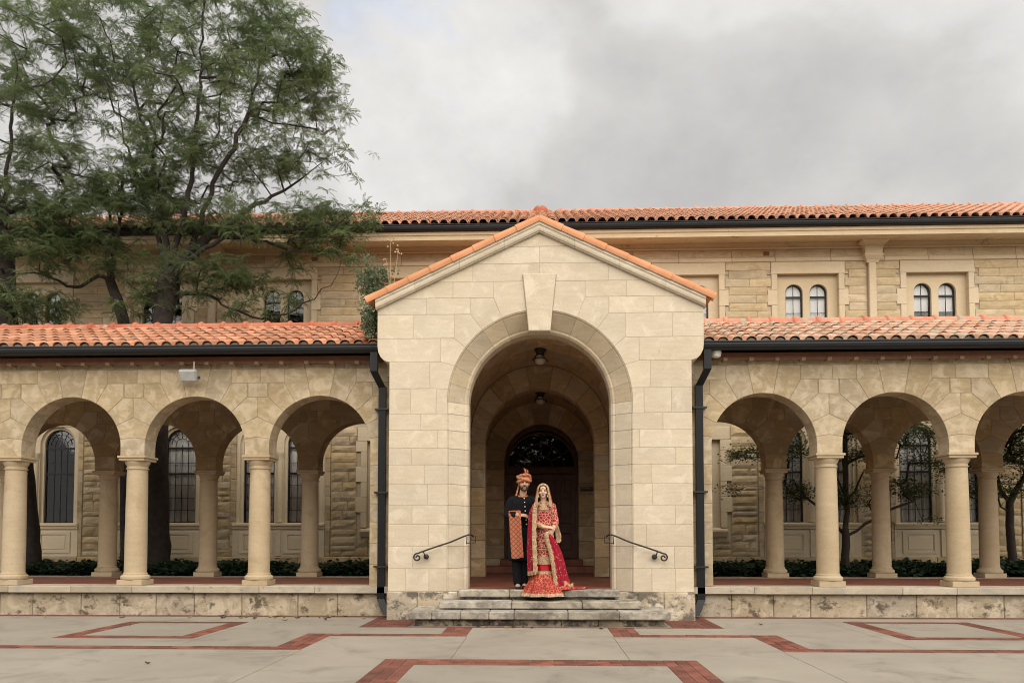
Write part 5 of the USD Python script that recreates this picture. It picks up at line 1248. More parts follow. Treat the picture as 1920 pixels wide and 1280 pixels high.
for x, tx, zt in ((-2.66, -2.64, 6.55), (-2.60, -2.50, 6.38), (-2.69, -2.72, 6.2)):
    pts = [(x, 1.5, 5.2), (x + .03, 1.5, 5.8), (tx, 1.5, zt)]
    part(SH, 'dry_stalk', cat([tube(pts, [.006, .005, .004], 4)] + [(lambda b: (np.asarray(b.vertices) + [tx + rg.uniform(-.06, .06), 1.5 + rg.uniform(-.03, .03), zt + rg.uniform(-.12, .05)], np.asarray(b.faces)))(trimesh.creation.icosphere(1, .016)) for _ in range(7)]), straw)

# the trees across the courtyard, behind the photographer: seen only mirrored in the fanlight and window glass
TB = [broad_cluster(80 + k, 60, .55, (.22, .36), .8) for k in range(3)]
n = 2600; x = rg.uniform(-32, 32, n); y = -34 + rg.normal(0, 1.6, n); hmax = 8.5 + 4.5 * meshkit.fbm(np.c_[x * .16, x * 0, x * 0], 3, 9); z = .6 + rg.uniform(0, 1, n) * hmax
instancer('/World/far_tree_belt', TB, leaf_m, np.c_[x, y, z], rg, .9, 1.5, .6)
setd('/World/far_tree_belt', label='leafy belt of trees across the courtyard, mirrored in the fanlight glass', category='trees', kind='stuff')

# ------------------------------------------------------------------ people
import manifold3d as m3
def ball(p, r, sc=(1, 1, 1), seg=20):
    return m3.Manifold.sphere(1.0, seg).scale([r * sc[0], r * sc[1], r * sc[2]]).translate([float(q) for q in p])
def bone(a, ra, b, rb, sa=(1, 1, 1), sb_=None):
    return m3.Manifold.batch_hull([ball(a, ra, sa), ball(b, rb, sb_ or sa)])
def fuse(parts, edge=.02, it=8, lam=.5):
    m = m3.Manifold.batch_boolean(parts, m3.OpType.Add).refine_to_length(edge)
    t = m.to_mesh(); tm = trimesh.Trimesh(t.vert_properties[:, :3], t.tri_verts, process=True)
    trimesh.smoothing.filter_taubin(tm, lamb=lam, nu=lam + .03, iterations=it)
    return np.asarray(tm.vertices), np.asarray(tm.faces)
def loft(rings, n=40, fold=None, cap=True):
    """rings: (cx, cy, z, rx, ry); fold(angle, t) scales the radius."""
    V = []; T = len(rings)
    for k, (cx, cy, z, rx, ry) in enumerate(rings):
        for a in np.arange(n) * 2 * PI / n:
            f = 1 + (fold(a, k / (T - 1)) if fold else 0)
            V.append((cx + rx * f * math.cos(a), cy + ry * f * math.sin(a), z))
    F = []
    for k in range(T - 1):
        for i in range(n): j = (i + 1) % n; F += [(k * n + i, k * n + j, (k + 1) * n + j), (k * n + i, (k + 1) * n + j, (k + 1) * n + i)]
    if cap:
        V += [(rings[0][0], rings[0][1], rings[0][2]), (rings[-1][0], rings[-1][1], rings[-1][2])]; b = len(V) - 2
        for i in range(n): j = (i + 1) % n; F += [(b, j, i), (b + 1, (T - 1) * n + i, (T - 1) * n + j)]
    V, F = np.array(V), np.array(F); c = V[F] - V.mean(0)
    if np.einsum('ij,ij->i', c[:, 0], np.cross(c[:, 1], c[:, 2])).sum() < 0: F = F[:, ::-1]
    return V, F
def sheet(G, thick=.004):
    """A grid of points (r x c x 3) as thin cloth."""
    G = np.asarray(G, float); r, c = G.shape[:2]
    du = np.gradient(G, axis=0); dv = np.gradient(G, axis=1); n = np.cross(du, dv); n /= np.linalg.norm(n, axis=2, keepdims=True) + 1e-12
    V = np.vstack([(G + n * thick / 2).reshape(-1, 3), (G - n * thick / 2).reshape(-1, 3)]); ix = np.arange(r * c).reshape(r, c); m = r * c
    a, b, cc, d = ix[:-1, :-1].ravel(), ix[1:, :-1].ravel(), ix[1:, 1:].ravel(), ix[:-1, 1:].ravel()
    F = [np.c_[a, b, cc], np.c_[a, cc, d], np.c_[m + a, m + cc, m + b], np.c_[m + a, m + d, m + cc]]
    e = np.r_[ix[0, :], ix[1:, -1], ix[-1, -2::-1], ix[-2:0:-1, 0]]; e2 = np.roll(e, -1)
    F += [np.c_[e, e2, m + e2], np.c_[e, m + e2, m + e]]
    return V, np.vstack(F)
def hand(w, dirv, palm_n, curl, k=1.0, thumb=1):
    """A hand at wrist w pointing along dirv, palm facing palm_n: palm and five separate bent fingers."""
    d = np.array(dirv, float); d /= np.linalg.norm(d); pn = np.array(palm_n, float); pn -= d * (pn @ d); pn /= np.linalg.norm(pn); sd3 = np.cross(d, pn) * thumb
    w = np.array(w, float); out = []
    k0 = [w + d * .085 * k + sd3 * o * k for o in (.030, .010, -.010, -.028)]
    out.append(m3.Manifold.batch_hull([ball(w, .022 * k), ball(w + d * .03 * k + sd3 * .022 * k, .015 * k), ball(w + d * .03 * k - sd3 * .022 * k, .014 * k)] + [ball(q, .011 * k) for q in k0]))
    for q, ln in zip(k0, (.072, .080, .074, .058)):
        a = q; dd = d
        for seg, (f, c) in enumerate(((.45, .35), (.32, .7), (.25, .6))):
            dd = dd * math.cos(c * curl) + pn * math.sin(c * curl); dd = dd / np.linalg.norm(dd); b = a + dd * ln * f * k
            out.append(bone(a, (.0098 - .001 * seg) * k, b, (.009 - .001 * seg) * k)); a = b
    a = w + d * .02 * k + sd3 * .024 * k; b = a + (d * .5 + sd3 * .75 + pn * .3) * .04 * k; c = b + (d * .9 + sd3 * .15 + pn * .4) * .032 * k
    out += [bone(a, .014 * k, b, .0115 * k), bone(b, .0115 * k, c, .009 * k)]
    return out
def head_parts(c, k, yaw, fem):
    """Skull, jaw, nose and ears round c (the centre of the head)."""
    P = lambda x, y, z: (c[0] + k * (x * math.cos(yaw) - y * math.sin(yaw)), c[1] + k * (x * math.sin(yaw) + y * math.cos(yaw)), c[2] + k * z)
    jw = .040 if fem else .047
    o = [ball(P(0, .012, .030), .088 * k, (.90, 1.06, 1.0)), m3.Manifold.batch_hull([ball(P(0, -.022, .045), .066 * k, (.98, .92, 1)), ball(P(0, -.028, -.030), .056 * k, (.98, 1, 1)), ball(P(-jw, .0, -.045), .020 * k), ball(P(jw, .0, -.045), .020 * k), ball(P(0, -.058, -.086), .023 * k, (1.15, .9, .9))]),
         m3.Manifold.batch_hull([ball(P(0, -.080, .022), .010 * k), ball(P(0, -.104, -.018), .0125 * k), ball(P(-.014, -.088, -.022), .009 * k), ball(P(.014, -.088, -.022), .009 * k)])]
    for s in (-1, 1):
        o.append(ball(P(s * .080, .010, -.002), .026 * k, (.35, .6, 1)))
        o.append(ball(P(s * .036, -.060, -.020), .030 * k, (1, .7, .8)))
    return o, P

skin_m = M('skin_tan', {'p': ('principled_bsdf', {'base_color': (.50, .29, .185), 'roughness': .5, 'subsurface_weight': .15, 'subsurface_radius': (.01, .004, .002), 'specular_ior_level': .35})}, [])
skin_f = M('skin_light', {'p': ('principled_bsdf', {'base_color': (.62, .40, .28), 'roughness': .45, 'subsurface_weight': .15, 'subsurface_radius': (.01, .004, .002), 'specular_ior_level': .35})}, [])
hair_m = plain('black_hair', (.010, .008, .007), rough=.45, noise=.2)
black_cloth = plain('black_suit_cloth', (.005, .0055, .0075), rough=.9, spec=.2, noise=.25, sc=6, bump=.1)
shoe_m = plain('black_velvet_shoe', (.008, .008, .012), rough=.7)
gold_m = M('gold_trim', {'p': ('principled_bsdf', {'base_color': (.62, .45, .20), 'metallic': .8, 'roughness': .35})}, [])
pearl = plain('pale_button', (.65, .60, .52), rough=.3)
lip_m = plain('dark_red_lips', (.22, .012, .022), rough=.35)
lip_g = plain('brown_lips', (.30, .12, .09), rough=.5)
eye_m = plain('dark_eye', (.012, .008, .006), rough=.15)
white_eye = plain('eye_white', (.6, .57, .54), rough=.3)

def woven(name, base, thread, scale=22, thr=(.32, .40), mscale=(1, 1, 1), feature='f1', rough=.65, nzf=.55):
    n = {'g': ('geometry', {}), 'mp': ('mapping', {'scale': mscale}), 'v': ('voronoi_texture', {'scale': scale, 'feature': feature, 'randomness': .85}), 'nz': ('noise_texture', {'scale': scale * 1.1, 'detail': 5, 'distortion': 1.6}),
         'ad': ('math', {'math_type': 'multiply_add', 'value2': nzf}), 'r': ('rgb_ramp', {'ramp': [(thr[0], (0,) * 3), (thr[1], (1,) * 3)]}), 'mx': ('mix', {'color1': base, 'color2': thread}),
         'n2': ('noise_texture', {'scale': 5, 'detail': 3}), 'r2': ('rgb_ramp', {'ramp': [(.3, (.8,) * 3), (.7, (1.15,) * 3)]}), 'm2': ('mix', {'mix_type': 'multiply', 'fac': 1.0}), 'b': ('bump', {'strength': .3, 'distance': .004}), 'p': ('principled_bsdf', {'roughness': rough, 'specular_ior_level': .3})}
    return M(name, n, [('g.position', 'mp.vector'), ('mp.vector', 'v.vector'), ('mp.vector', 'nz.vector'), ('nz.fac', 'ad.value1'), ('v.distance', 'ad.value3'), ('ad.value', 'r.fac'), ('r.color', 'mx.fac'), ('g.position', 'n2.vector'), ('n2.fac', 'r2.fac'), ('mx.color', 'm2.color1'), ('r2.color', 'm2.color2'),
                       ('m2.color', 'p.base_color'), ('ad.value', 'b.height'), ('b.normal', 'p.normal')])
tunic_m = woven('red_embroidered_cloth', (.50, .30, .20), (.30, .006, .016), 24, (.14, .19), feature='distance_to_edge', nzf=.16)
gold_cloth = woven('gold_embroidery', (.52, .38, .24), (.33, .20, .11), 55, (.62, .74), rough=.55)
skirt_m = woven('red_gold_brocade', (.46, .17, .085), (.27, .004, .008), 30, (.11, .16), (1, 1, .55), feature='distance_to_edge', nzf=.16)
satin_m = plain('red_satin', (.36, .006, .009), rough=.35, noise=.2)
veil_m = woven('crimson_veil', (.50, .28, .2), (.27, .002, .018), 26, (.20, .24), rough=.75, nzf=.0)
turban_m = woven('orange_brocade', (.33, .082, .045), (.44, .20, .10), 26, (.70, .80))
shawl_m = M('patterned_shawl', {'g': ('geometry', {}), 'rt': ('mapping', {'rotation': (0, .785, 0), 'scale': (1, 0, 1)}), 'sx': ('separate_xyz', {}), 'a': ('math', {'math_type': 'pingpong', 'value2': .026}), 'b': ('math', {'math_type': 'pingpong', 'value2': .026}), 'mn': ('math', {'math_type': 'minimum'}),
     'r': ('rgb_ramp', {'ramp': [(.0035, (.17, .035, .018)), (.0075, (.40, .135, .065)), (.5, (.40, .135, .065))]}), 'v': ('voronoi_texture', {'scale': 70}), 'r2': ('rgb_ramp', {'ramp': [(.25, (.8,) * 3), (.6, (1.15,) * 3)]}), 'm': ('mix', {'mix_type': 'multiply', 'fac': .8}), 'p': ('principled_bsdf', {'roughness': .75})},
     [('g.position', 'rt.vector'), ('rt.vector', 'sx.vector'), ('sx.x', 'a.value1'), ('sx.z', 'b.value1'), ('a.value', 'mn.value1'), ('b.value', 'mn.value2'), ('mn.value', 'r.fac'), ('g.position', 'v.vector'), ('v.distance', 'r2.fac'), ('r.color', 'm.color1'), ('r2.color', 'm.color2'), ('m.color', 'p.base_color')])

# ---- the groom
gx, gy, gz = -.290, .10, ZF
G = thing('person', 'bearded man in a black knee-length coat and orange turban, shawl over his forearm', 'person', (gx, gy, gz))
hc = (-.243, .035, 2.105)
hp, HP = head_parts(hc, 1.0, .10, False)
FLAT = (1, .62, 1)
tz = lambda z: z
body = hp + [bone((-.265, .075, 1.90), .055, (-.248, .05, 2.04), .056), bone((-.30, .10, 1.50), .125, (-.275, .09, 1.76), .125, (1.05, .62, .8)), bone((-.30, .10, 1.30), .150, (-.30, .10, 1.55), .140, FLAT),
     bone((-.39, .10, 1.32), .085, (-.365, .10, .98), .060), bone((-.365, .10, .98), .058, (-.345, .06, .58), .045), bone((-.21, .12, 1.32), .085, (-.235, .13, .98), .060), bone((-.235, .13, .98), .058, (-.25, .13, .58), .045),
     bone((-.345, .07, .53), .04, (-.335, -.07, .515), .032), bone((-.25, .14, .53), .04, (-.225, .02, .515), .032),
     bone((-.44, .10, 1.82), .050, (-.505, .09, 1.63), .048), bone((-.505, .09, 1.63), .046, (-.34, -.09, 1.615), .036), bone((-.12, .12, 1.82), .050, (-.02, .19, 1.62), .048), bone((-.02, .19, 1.62), .045, (.10, .10, 1.60), .036)]
body += hand((-.325, -.10, 1.613), (1, -.10, -.02), (0, .6, -1), .75, 1.0, 1) + hand((.12, .09, 1.60), (1, -.2, 0), (0, -1, 0), .6, 1.0, -1)
part(G, 'body', fuse(body, .011, 7), skin_m, smooth=True)
jk = [bone((-.30, .10, 1.46), .165, (-.275, .09, 1.80), .172, (1.08, .68, .7)), bone((-.275, .085, 1.80), .10, (-.265, .078, 1.905), .068, (1.2, .9, .6)), bone((-.30, .10, 1.30), .165, (-.30, .10, 1.50), .150, (1.02, .72, 1)),
      bone((-.40, .09, 1.845), .078, (-.15, .10, 1.845), .078), bone((-.435, .10, 1.83), .080, (-.508, .09, 1.63), .064), bone((-.508, .09, 1.625), .064, (-.385, -.055, 1.617), .052), bone((-.125, .11, 1.83), .080, (-.02, .19, 1.62), .062), bone((-.02, .19, 1.62), .060, (.07, .12, 1.60), .05)]
part(G, 'coat', fuse(jk, .016, 12), black_cloth, smooth=True)
part(G, 'coat_skirt', loft([(-.30, .10, 1.42, .175, .125), (-.30, .10, 1.30, .185, .135), (-.305, .10, 1.15, .188, .140), (-.31, .10, 1.0, .185, .142), (-.312, .10, .93, .188, .145), (-.312, .10, .915, .18, .138)], 48, lambda a, t: .05 * t * math.sin(5 * a + 1) + .02 * t * math.sin(11 * a)), black_cloth, smooth=True)
tro = [bone((-.385, .10, 1.2), .095, (-.368, .10, .98), .082), bone((-.368, .10, .98), .082, (-.345, .07, .57), .066), bone((-.215, .12, 1.2), .095, (-.235, .13, .98), .080), bone((-.235, .13, .98), .080, (-.25, .14, .57), .066)]
part(G, 'trousers', fuse(tro, .018, 8), black_cloth, smooth=True)
for (x, y, a) in ((-.340, .02, .1), (-.243, .09, .1)):
    sh = m3.Manifold.batch_hull([ball((x, y + .07, .512), .036, (1, 1, .9)), ball((x + .005, y - .05, .505), .044, (1, 1, .62)), ball((x + .01, y - .12, .502), .034, (1.05, 1, .62))]).trim_by_plane([0, 0, 1], ZF + .001)
    v = sh.refine_to_length(.02).to_mesh(); part(G, 'shoe', (v.vert_properties[:, :3], v.tri_verts), shoe_m, smooth=50)
    part(G, 'shoe_buckle', tube([(x - .03, y - .05, .535), (x + .0, y - .06, .548), (x + .035, y - .05, .535)], .005, 5), pearl)
for z in (1.875, 1.815, 1.745, 1.68, 1.61, 1.54, 1.475):
    t = (1.875 - z) / .4; b = trimesh.creation.icosphere(1, .0105); b.apply_translation([-.240 + .035 * t, -.005 - .028 * math.sin(min(1, t * 2) * PI / 2), z]); part(G, 'button', (np.asarray(b.vertices), np.asarray(b.faces)), pearl)
part(G, 'collar', tube([(-.262 + .068 * math.cos(a), .072 + .066 * math.sin(a), 1.918 - .018 * math.sin(a) * -1) for a in np.linspace(0, 2 * PI, 21)], .013, 8, False), turban_m, smooth=True)
bd = [m3.Manifold.batch_hull([ball(HP(-.060, -.004, -.040), .016), ball(HP(-.050, -.020, -.080), .016), ball(HP(-.022, -.064, -.094), .018)]), m3.Manifold.batch_hull([ball(HP(.060, -.004, -.040), .016), ball(HP(.050, -.020, -.080), .016), ball(HP(.022, -.064, -.094), .018)]),
      m3.Manifold.batch_hull([ball(HP(-.024, -.064, -.098), .017), ball(HP(.024, -.064, -.098), .017), ball(HP(0, -.072, -.105), .018)]), bone(HP(-.024, -.082, -.046), .0045, HP(-.004, -.091, -.040), .005), bone(HP(.024, -.082, -.046), .0045, HP(.004, -.091, -.040), .005), bone(HP(-.030, -.078, -.050), .005, HP(-.034, -.066, -.085), .008), bone(HP(.030, -.078, -.050), .005, HP(.034, -.066, -.085), .008)]
part(G, 'beard', fuse(bd, .008, 5), hair_m, smooth=True)
part(G, 'lips', fuse([bone(HP(-.016, -.086, -.060), .005, HP(.016, -.086, -.060), .005), ball(HP(0, -.090, -.061), .008, (1.6, 1, .8))], .005, 3), lip_g, smooth=True)
for s in (-1, 1):
    part(G, 'eye', fuse([ball(HP(s * .031, -.079, .016), .0105, (1.35, .7, .75))], .004, 1), eye_m, smooth=True)
    part(G, 'eyebrow', fuse([bone(HP(s * .014, -.088, .034), .005, HP(s * .048, -.076, .037), .004)], .004, 2), hair_m, smooth=True)
# turban: wound bands, an upright fan and a tail
tb_ = [ball(HP(0, .012, .075), .098, (1.02, 1.06, .82))]
for k, (zc, rr, tl, ph) in enumerate(((.055, .098, .16, 0), (.078, .102, -.22, .6), (.100, .095, .20, 1.4), (.118, .080, -.12, 2.2))):
    pts = [HP(rr * math.cos(a), .012 + rr * 1.08 * math.sin(a), zc + tl * .16 * math.cos(a + ph)) for a in np.linspace(0, 2 * PI, 15)]
    tb_ += [bone(a, .021, b, .021, (1, 1, 1.15)) for a, b in zip(pts, pts[1:])]
part(G, 'turban', fuse(tb_, .011, 3), turban_m, smooth=35)
part(G, 'turban_fan', sheet([[HP(.030 + .020 * u + wd * w + .035 * u * u * -1 * 0 - .045 * max(0, u - .45), -.012 + .016 * math.sin(w * 9 + u * 2) * (.4 + u), .115 + .125 * u - (.03 * (w + .5) * u if u > .6 else 0)) for w in np.linspace(-.5, .5, 13)] for u in np.linspace(0, 1, 9) for wd in [.035 + .035 * u]], .006), turban_m, smooth=True)
part(G, 'turban_tail', sheet([[(-.325 - .055 * u + .030 * w, .10 + .02 * math.sin(6 * u), 2.10 - .23 * u + .02 * w) for w in np.linspace(-.5, .5, 5)] for u in np.linspace(0, 1, 8)], .005), turban_m, smooth=True)
part(G, 'bangle', tube([(-.362, -.070 + .040 * math.cos(a), 1.615 + .040 * math.sin(a)) for a in np.linspace(0, 2 * PI, 17)], .006, 6, False), turban_m, smooth=True)
# the shawl over his forearm: its own thing
rows_ = []
for t in np.linspace(0, 1, 22):
    row = []
    for w in np.linspace(0, 1, 11):
        ax_ = -.480 + .185 * w; ay = .02 - .085 * w                       # along the forearm
        if t < .16:
            q = t / .16; y = ay + .075 * math.cos(PI * (q * .5)) ; z = 1.622 + .062 * math.sin(PI * (.5 * q + .5)) ; y = ay + .062 * (1 - 2 * q) - .0; z = 1.625 + .060 * math.sin(PI * min(1, q * .75 + .25))
        else:
            q = (t - .16) / .84; y = ay - .066 - .012 * math.sin(w * 7 + 1) * q - .02 * q; z = 1.655 - .70 * q - .012 * math.sin(w * 5) * q
        row.append((ax_ + .055 * max(0, (t - .16)) , y, z))
    rows_.append(row)
top('shawl', sheet(rows_, .008), shawl_m, 'long orange shawl with a lattice pattern hanging over the forearm of the man', 'shawl', smooth=True)

# ---- the bride
bx0, by0 = .06, -.16
B = thing('person', 'woman in red and gold bridal dress with long veil standing beside the man in black', 'person', (bx0, by0, ZF))
hb = (.053, -.20, 1.965); hpb, HB = head_parts(hb, .92, -.05, True)
bodyb = hpb + [bone((.060, -.165, 1.80), .046, (.055, -.185, 1.91), .046), bone((.07, -.15, 1.50), .115, (.065, -.155, 1.74), .125, (1.05, .66, .8)), bone((.07, -.15, 1.30), .125, (.07, -.15, 1.5), .105, (1.05, .75, 1)),
     bone((.0, -.15, 1.28), .085, (.01, -.15, .98), .06), bone((.01, -.15, .98), .055, (.02, -.14, .56), .042), bone((.13, -.15, 1.28), .085, (.125, -.15, .98), .06), bone((.125, -.15, .98), .055, (.115, -.14, .56), .042),
     bone((.195, -.15, 1.735), .05, (.238, -.17, 1.51), .040), bone((.238, -.17, 1.51), .038, (.20, -.30, 1.385), .028), bone((-.065, -.15, 1.735), .05, (-.085, -.18, 1.51), .040), bone((-.085, -.18, 1.51), .038, (.06, -.325, 1.43), .028),
     bone((.02, -.15, .53), .035, (.02, -.24, .51), .028), bone((.115, -.15, .53), .035, (.12, -.24, .51), .028)]
bodyb += hand((.075, -.33, 1.428), (1, -.05, -.06), (0, .5, -1), .5, .9, 1) + hand((.198, -.305, 1.375), (-.55, -.12, -.85), (-.4, .7, .2), .55, .9, -1)
part(B, 'body', fuse(bodyb, .010, 6), skin_f, smooth=True)
part(B, 'hair', fuse([ball(HB(0, .028, .042), .092, (.99, 1.03, .96)), bone(HB(-.062, -.012, .03), .024, HB(-.060, .02, -.05), .03), bone(HB(.062, -.012, .03), .024, HB(.060, .02, -.05), .03), bone(HB(0, -.045, .095), .02, HB(-.05, -.030, .066), .022), bone(HB(0, -.045, .095), .02, HB(.05, -.030, .066), .022), ball(HB(0, .09, -.02), .06)], .010, 4), hair_m, smooth=True)
part(B, 'lips', fuse([bone(HB(-.017, -.084, -.056), .0045, HB(.017, -.084, -.056), .0045), ball(HB(0, -.089, -.059), .0085, (1.5, 1, .85))], .004, 2), lip_m, smooth=True)
for s in (-1, 1):
    part(B, 'eye', fuse([ball(HB(s * .031, -.077, .014), .0105, (1.45, .7, .7))], .004, 1), eye_m, smooth=True)
    part(B, 'eyebrow', fuse([bone(HB(s * .016, -.086, .032), .0034, HB(s * .047, -.074, .035), .0028)], .004, 2), hair_m, smooth=True)
    part(B, 'earring', cat([lathe([(.002, -.005), (.008, -.015), (.012, -.03), (.020, -.045), (.021, -.052), (.001, -.055)][::-1], 12, HB(s * .077, -.012, 0)[:2]), (np.asarray(trimesh.creation.icosphere(1, .012).vertices) + [HB(s * .077, -.012, 0)[0], HB(s * .077, -.012, 0)[1], 0], np.asarray(trimesh.creation.icosphere(1, .012).faces))]) if 0 else
         (lambda m: (m[0] + [0, 0, HB(0, 0, -.028)[2]], m[1]))(lathe([(.001, -.058), (.022, -.054), (.022, -.046), (.012, -.03), (.008, -.014), (.012, -.006), (.008, .006), (.001, .010)], 14, HB(s * .078, -.020, 0)[:2])), gold_m, smooth=40)
part(B, 'head_jewel', cat([tube([HB(0, -.030, .122), HB(0, -.062, .098), HB(0, -.084, .070)], .0035, 5), (lambda b: (np.asarray(b.vertices) * [1, .5, 1] + np.array(HB(0, -.088, .062)), np.asarray(b.faces)))(trimesh.creation.icosphere(2, .012))]), gold_m, smooth=True)
part(B, 'necklace', tube([(.058 + .060 * math.cos(a), -.170 + .068 * math.sin(a), 1.812 + .018 * math.sin(a)) for a in np.linspace(-PI, 0, 17)], .0065, 6), gold_m, smooth=True)
def tunic_fold(a, t): return .018 * t * math.sin(7 * a) + .01 * math.sin(4 * a + 1)
tun = [bone((.07, -.15, 1.48), .125, (.065, -.155, 1.735), .132, (1.06, .70, .6)), bone((.07, -.15, 1.28), .135, (.07, -.15, 1.5), .116, (1.03, .80, 1)), bone((.16, -.15, 1.745), .058, (-.03, -.15, 1.745), .058),
       bone((.19, -.15, 1.735), .062, (.240, -.17, 1.51), .053), bone((.240, -.17, 1.51), .053, (.222, -.25, 1.43), .044), bone((-.06, -.15, 1.735), .062, (-.088, -.18, 1.51), .053), bone((-.088, -.18, 1.51), .053, (.0, -.275, 1.455), .042)]
part(B, 'tunic', fuse(tun, .014, 10), tunic_m, smooth=True)
part(B, 'tunic_skirt', loft([(.07, -.15, 1.44, .125, .095), (.07, -.155, 1.28, .140, .108), (.07, -.16, 1.12, .146, .115), (.07, -.165, .98, .150, .118), (.07, -.165, .97, .150, .118)], 48, tunic_fold, False), tunic_m, smooth=True)
part(B, 'tunic_hem', loft([(.07, -.165, .985, .153, .121), (.07, -.167, .865, .158, .126), (.07, -.167, .862, .150, .118)], 48, lambda a, t: tunic_fold(a, 1), False), gold_cloth, smooth=True)
part(B, 'waist_band', tube([(.07 + .149 * math.cos(a), -.155 + .118 * math.sin(a), 1.10 - .012 * math.sin(a) * -1) for a in np.linspace(0, 2 * PI, 29)], .014, 6, False), gold_cloth, smooth=True)
part(B, 'neck_yoke', loft([(.062, -.155, 1.685, .118, .105), (.062, -.157, 1.73, .110, .097), (.06, -.16, 1.775, .090, .080), (.06, -.163, 1.805, .068, .062)], 40, None, False), gold_cloth, smooth=True)
for (a, b) in (((.226, -.235, 1.44), (.214, -.265, 1.418)), ((-.015, -.262, 1.46), (.015, -.288, 1.45))): part(B, 'cuff', fuse([bone(a, .047, b, .043)], .012, 2), gold_cloth, smooth=True)
part(B, 'bangles', cat([tube([(np.array(c0) + .032 * (np.array(u) * math.cos(a) + np.array(v) * math.sin(a))) for a in np.linspace(0, 2 * PI, 13)], .005, 5, False) for c0, u, v in (((.206, -.288, 1.398), (.8, 0, .6), (.3, .8, -.4)), ((.045, -.315, 1.436), (0, 0, 1), (-.65, .75, 0)), ((.055, -.322, 1.433), (0, 0, 1), (-.65, .75, 0)))]), gold_m, smooth=True)
part(B, 'satin_band', loft([(.07, -.165, .90, .140, .110), (.07, -.167, .78, .146, .118), (.072, -.168, .755, .148, .120)], 48, lambda a, t: .02 * math.sin(9 * a), False), satin_m, smooth=True)
part(B, 'skirt_yoke', loft([(.072, -.168, .765, .152, .124), (.072, -.170, .715, .165, .135)], 48, lambda a, t: .03 * math.sin(9 * a), False), gold_cloth, smooth=True)
def sk_fold(a, t): return (.10 * t * math.sin(9 * a + .6) + .06 * t * math.sin(17 * a) + .03 * math.sin(5 * a)) * (.5 + .5 * t)
def sk_ring(t):
    z = .725 - .33 * t; r = .160 + .175 * t ** .9
    return (.070 - .020 * t, -.170 - .075 * t, z, r * 1.0, r * (.82 + .02 * t))
def skirt(t0, t1, n, grow_=0.0):
    V, F = loft([(*sk_ring(t)[:3], sk_ring(t)[3] + grow_, sk_ring(t)[4] + grow_) for t in np.linspace(t0, t1, n)], 120, lambda a, q: sk_fold(a, t0 + q * (t1 - t0)), False)
    back = V[:, 1] > -.30                                     # the cloth lies on the floor behind the step edge and hangs over it in front
    V[:, 2] = np.where(back, np.maximum(V[:, 2], ZF + .006 + .25 * np.maximum(0, -.20 - V[:, 1]) * 0), V[:, 2])
    return V, F
part(B, 'skirt', skirt(0, .88, 12), skirt_m, smooth=True); part(B, 'skirt_hem', skirt(.86, 1.0, 4, .006), gold_cloth, smooth=True)

# ---- the veil: over the head, down her right side, and across her arm to a train on the floor
def scallop(u, n=9, d=.012): return d * abs(math.sin(u * n * PI))
def lerp_path(ctrl, u):
    c = np.array(ctrl, float); s = u * (len(c) - 1); i = min(int(s), len(c) - 2); return c[i] + (c[i + 1] - c[i]) * (s - i)
from scipy.interpolate import CubicSpline
def spl(ctrl):
    c = np.array(ctrl, float); return CubicSpline(np.linspace(0, 1, len(c)), c, bc_type='natural')
# head cover: from ear to ear over the crown, falling on the shoulders
hood = []
for u in np.linspace(0, 1, 15):                              # front edge to back
    row = []
    for a in np.linspace(-1, 1, 31):
        th = a * 1.0; k = abs(a)
        if k < .55:
            q = a / .55 * (PI * .5); r = .112 - .006 * u
            row.append(HB(r * math.sin(q) * .97, -.040 + .160 * u, .024 + r * math.cos(q) * (1.0 + .10 * math.sin(PI * u) - .25 * u * u)))
        else:
            s = math.copysign(1, a); q = (k - .55) / .45; p0 = np.array(HB(s * .107, -.040 + .160 * u, .024))
            p1 = np.array((.055 + s * (.150 + .02 * u), -.20 + .16 * u, 1.70 - .03 * u)); pm = (p0 + p1) / 2 + np.array([s * .008, -.01 * (1 - u), 0])
            row.append((1 - q) ** 2 * p0 + 2 * q * (1 - q) * pm + q * q * p1)
    hood.append(row)
hood = np.array(hood)
VEIL = part(B, 'veil', sheet(hood, .004), veil_m, smooth=True)
brd = []
for w in np.linspace(0, 1, 6):                               # the broad gold border that frames her face
    row = []
    for a in np.linspace(-1, 1, 41):
        k = abs(a); s = math.copysign(1, a)
        ri, yi, ro_h, yo = .080, -.074, .106, -.040
        r = ri + (ro_h - ri) * w; y = yi + (yo - yi) * w
        if k < .5:
            q = a / .5 * (PI * .5); row.append(HB(r * math.sin(q) * .95, y, .022 + r * math.cos(q) * 1.10))
        else:
            q = (k - .5) / .5; p0 = np.array(HB(s * r * .95, y, .022)); p1 = np.array((.058 + s * (.088 + .055 * w), -.285 + .045 * w, 1.745 - .035 * w)); pm = (p0 + p1) / 2 + np.array([s * .004, .012, .01])
            row.append((1 - q) ** 2 * p0 + 2 * q * (1 - q) * pm + q * q * p1)
    brd.append(row)
part(VEIL, 'border', sheet(brd, .005), gold_cloth, smooth=True)
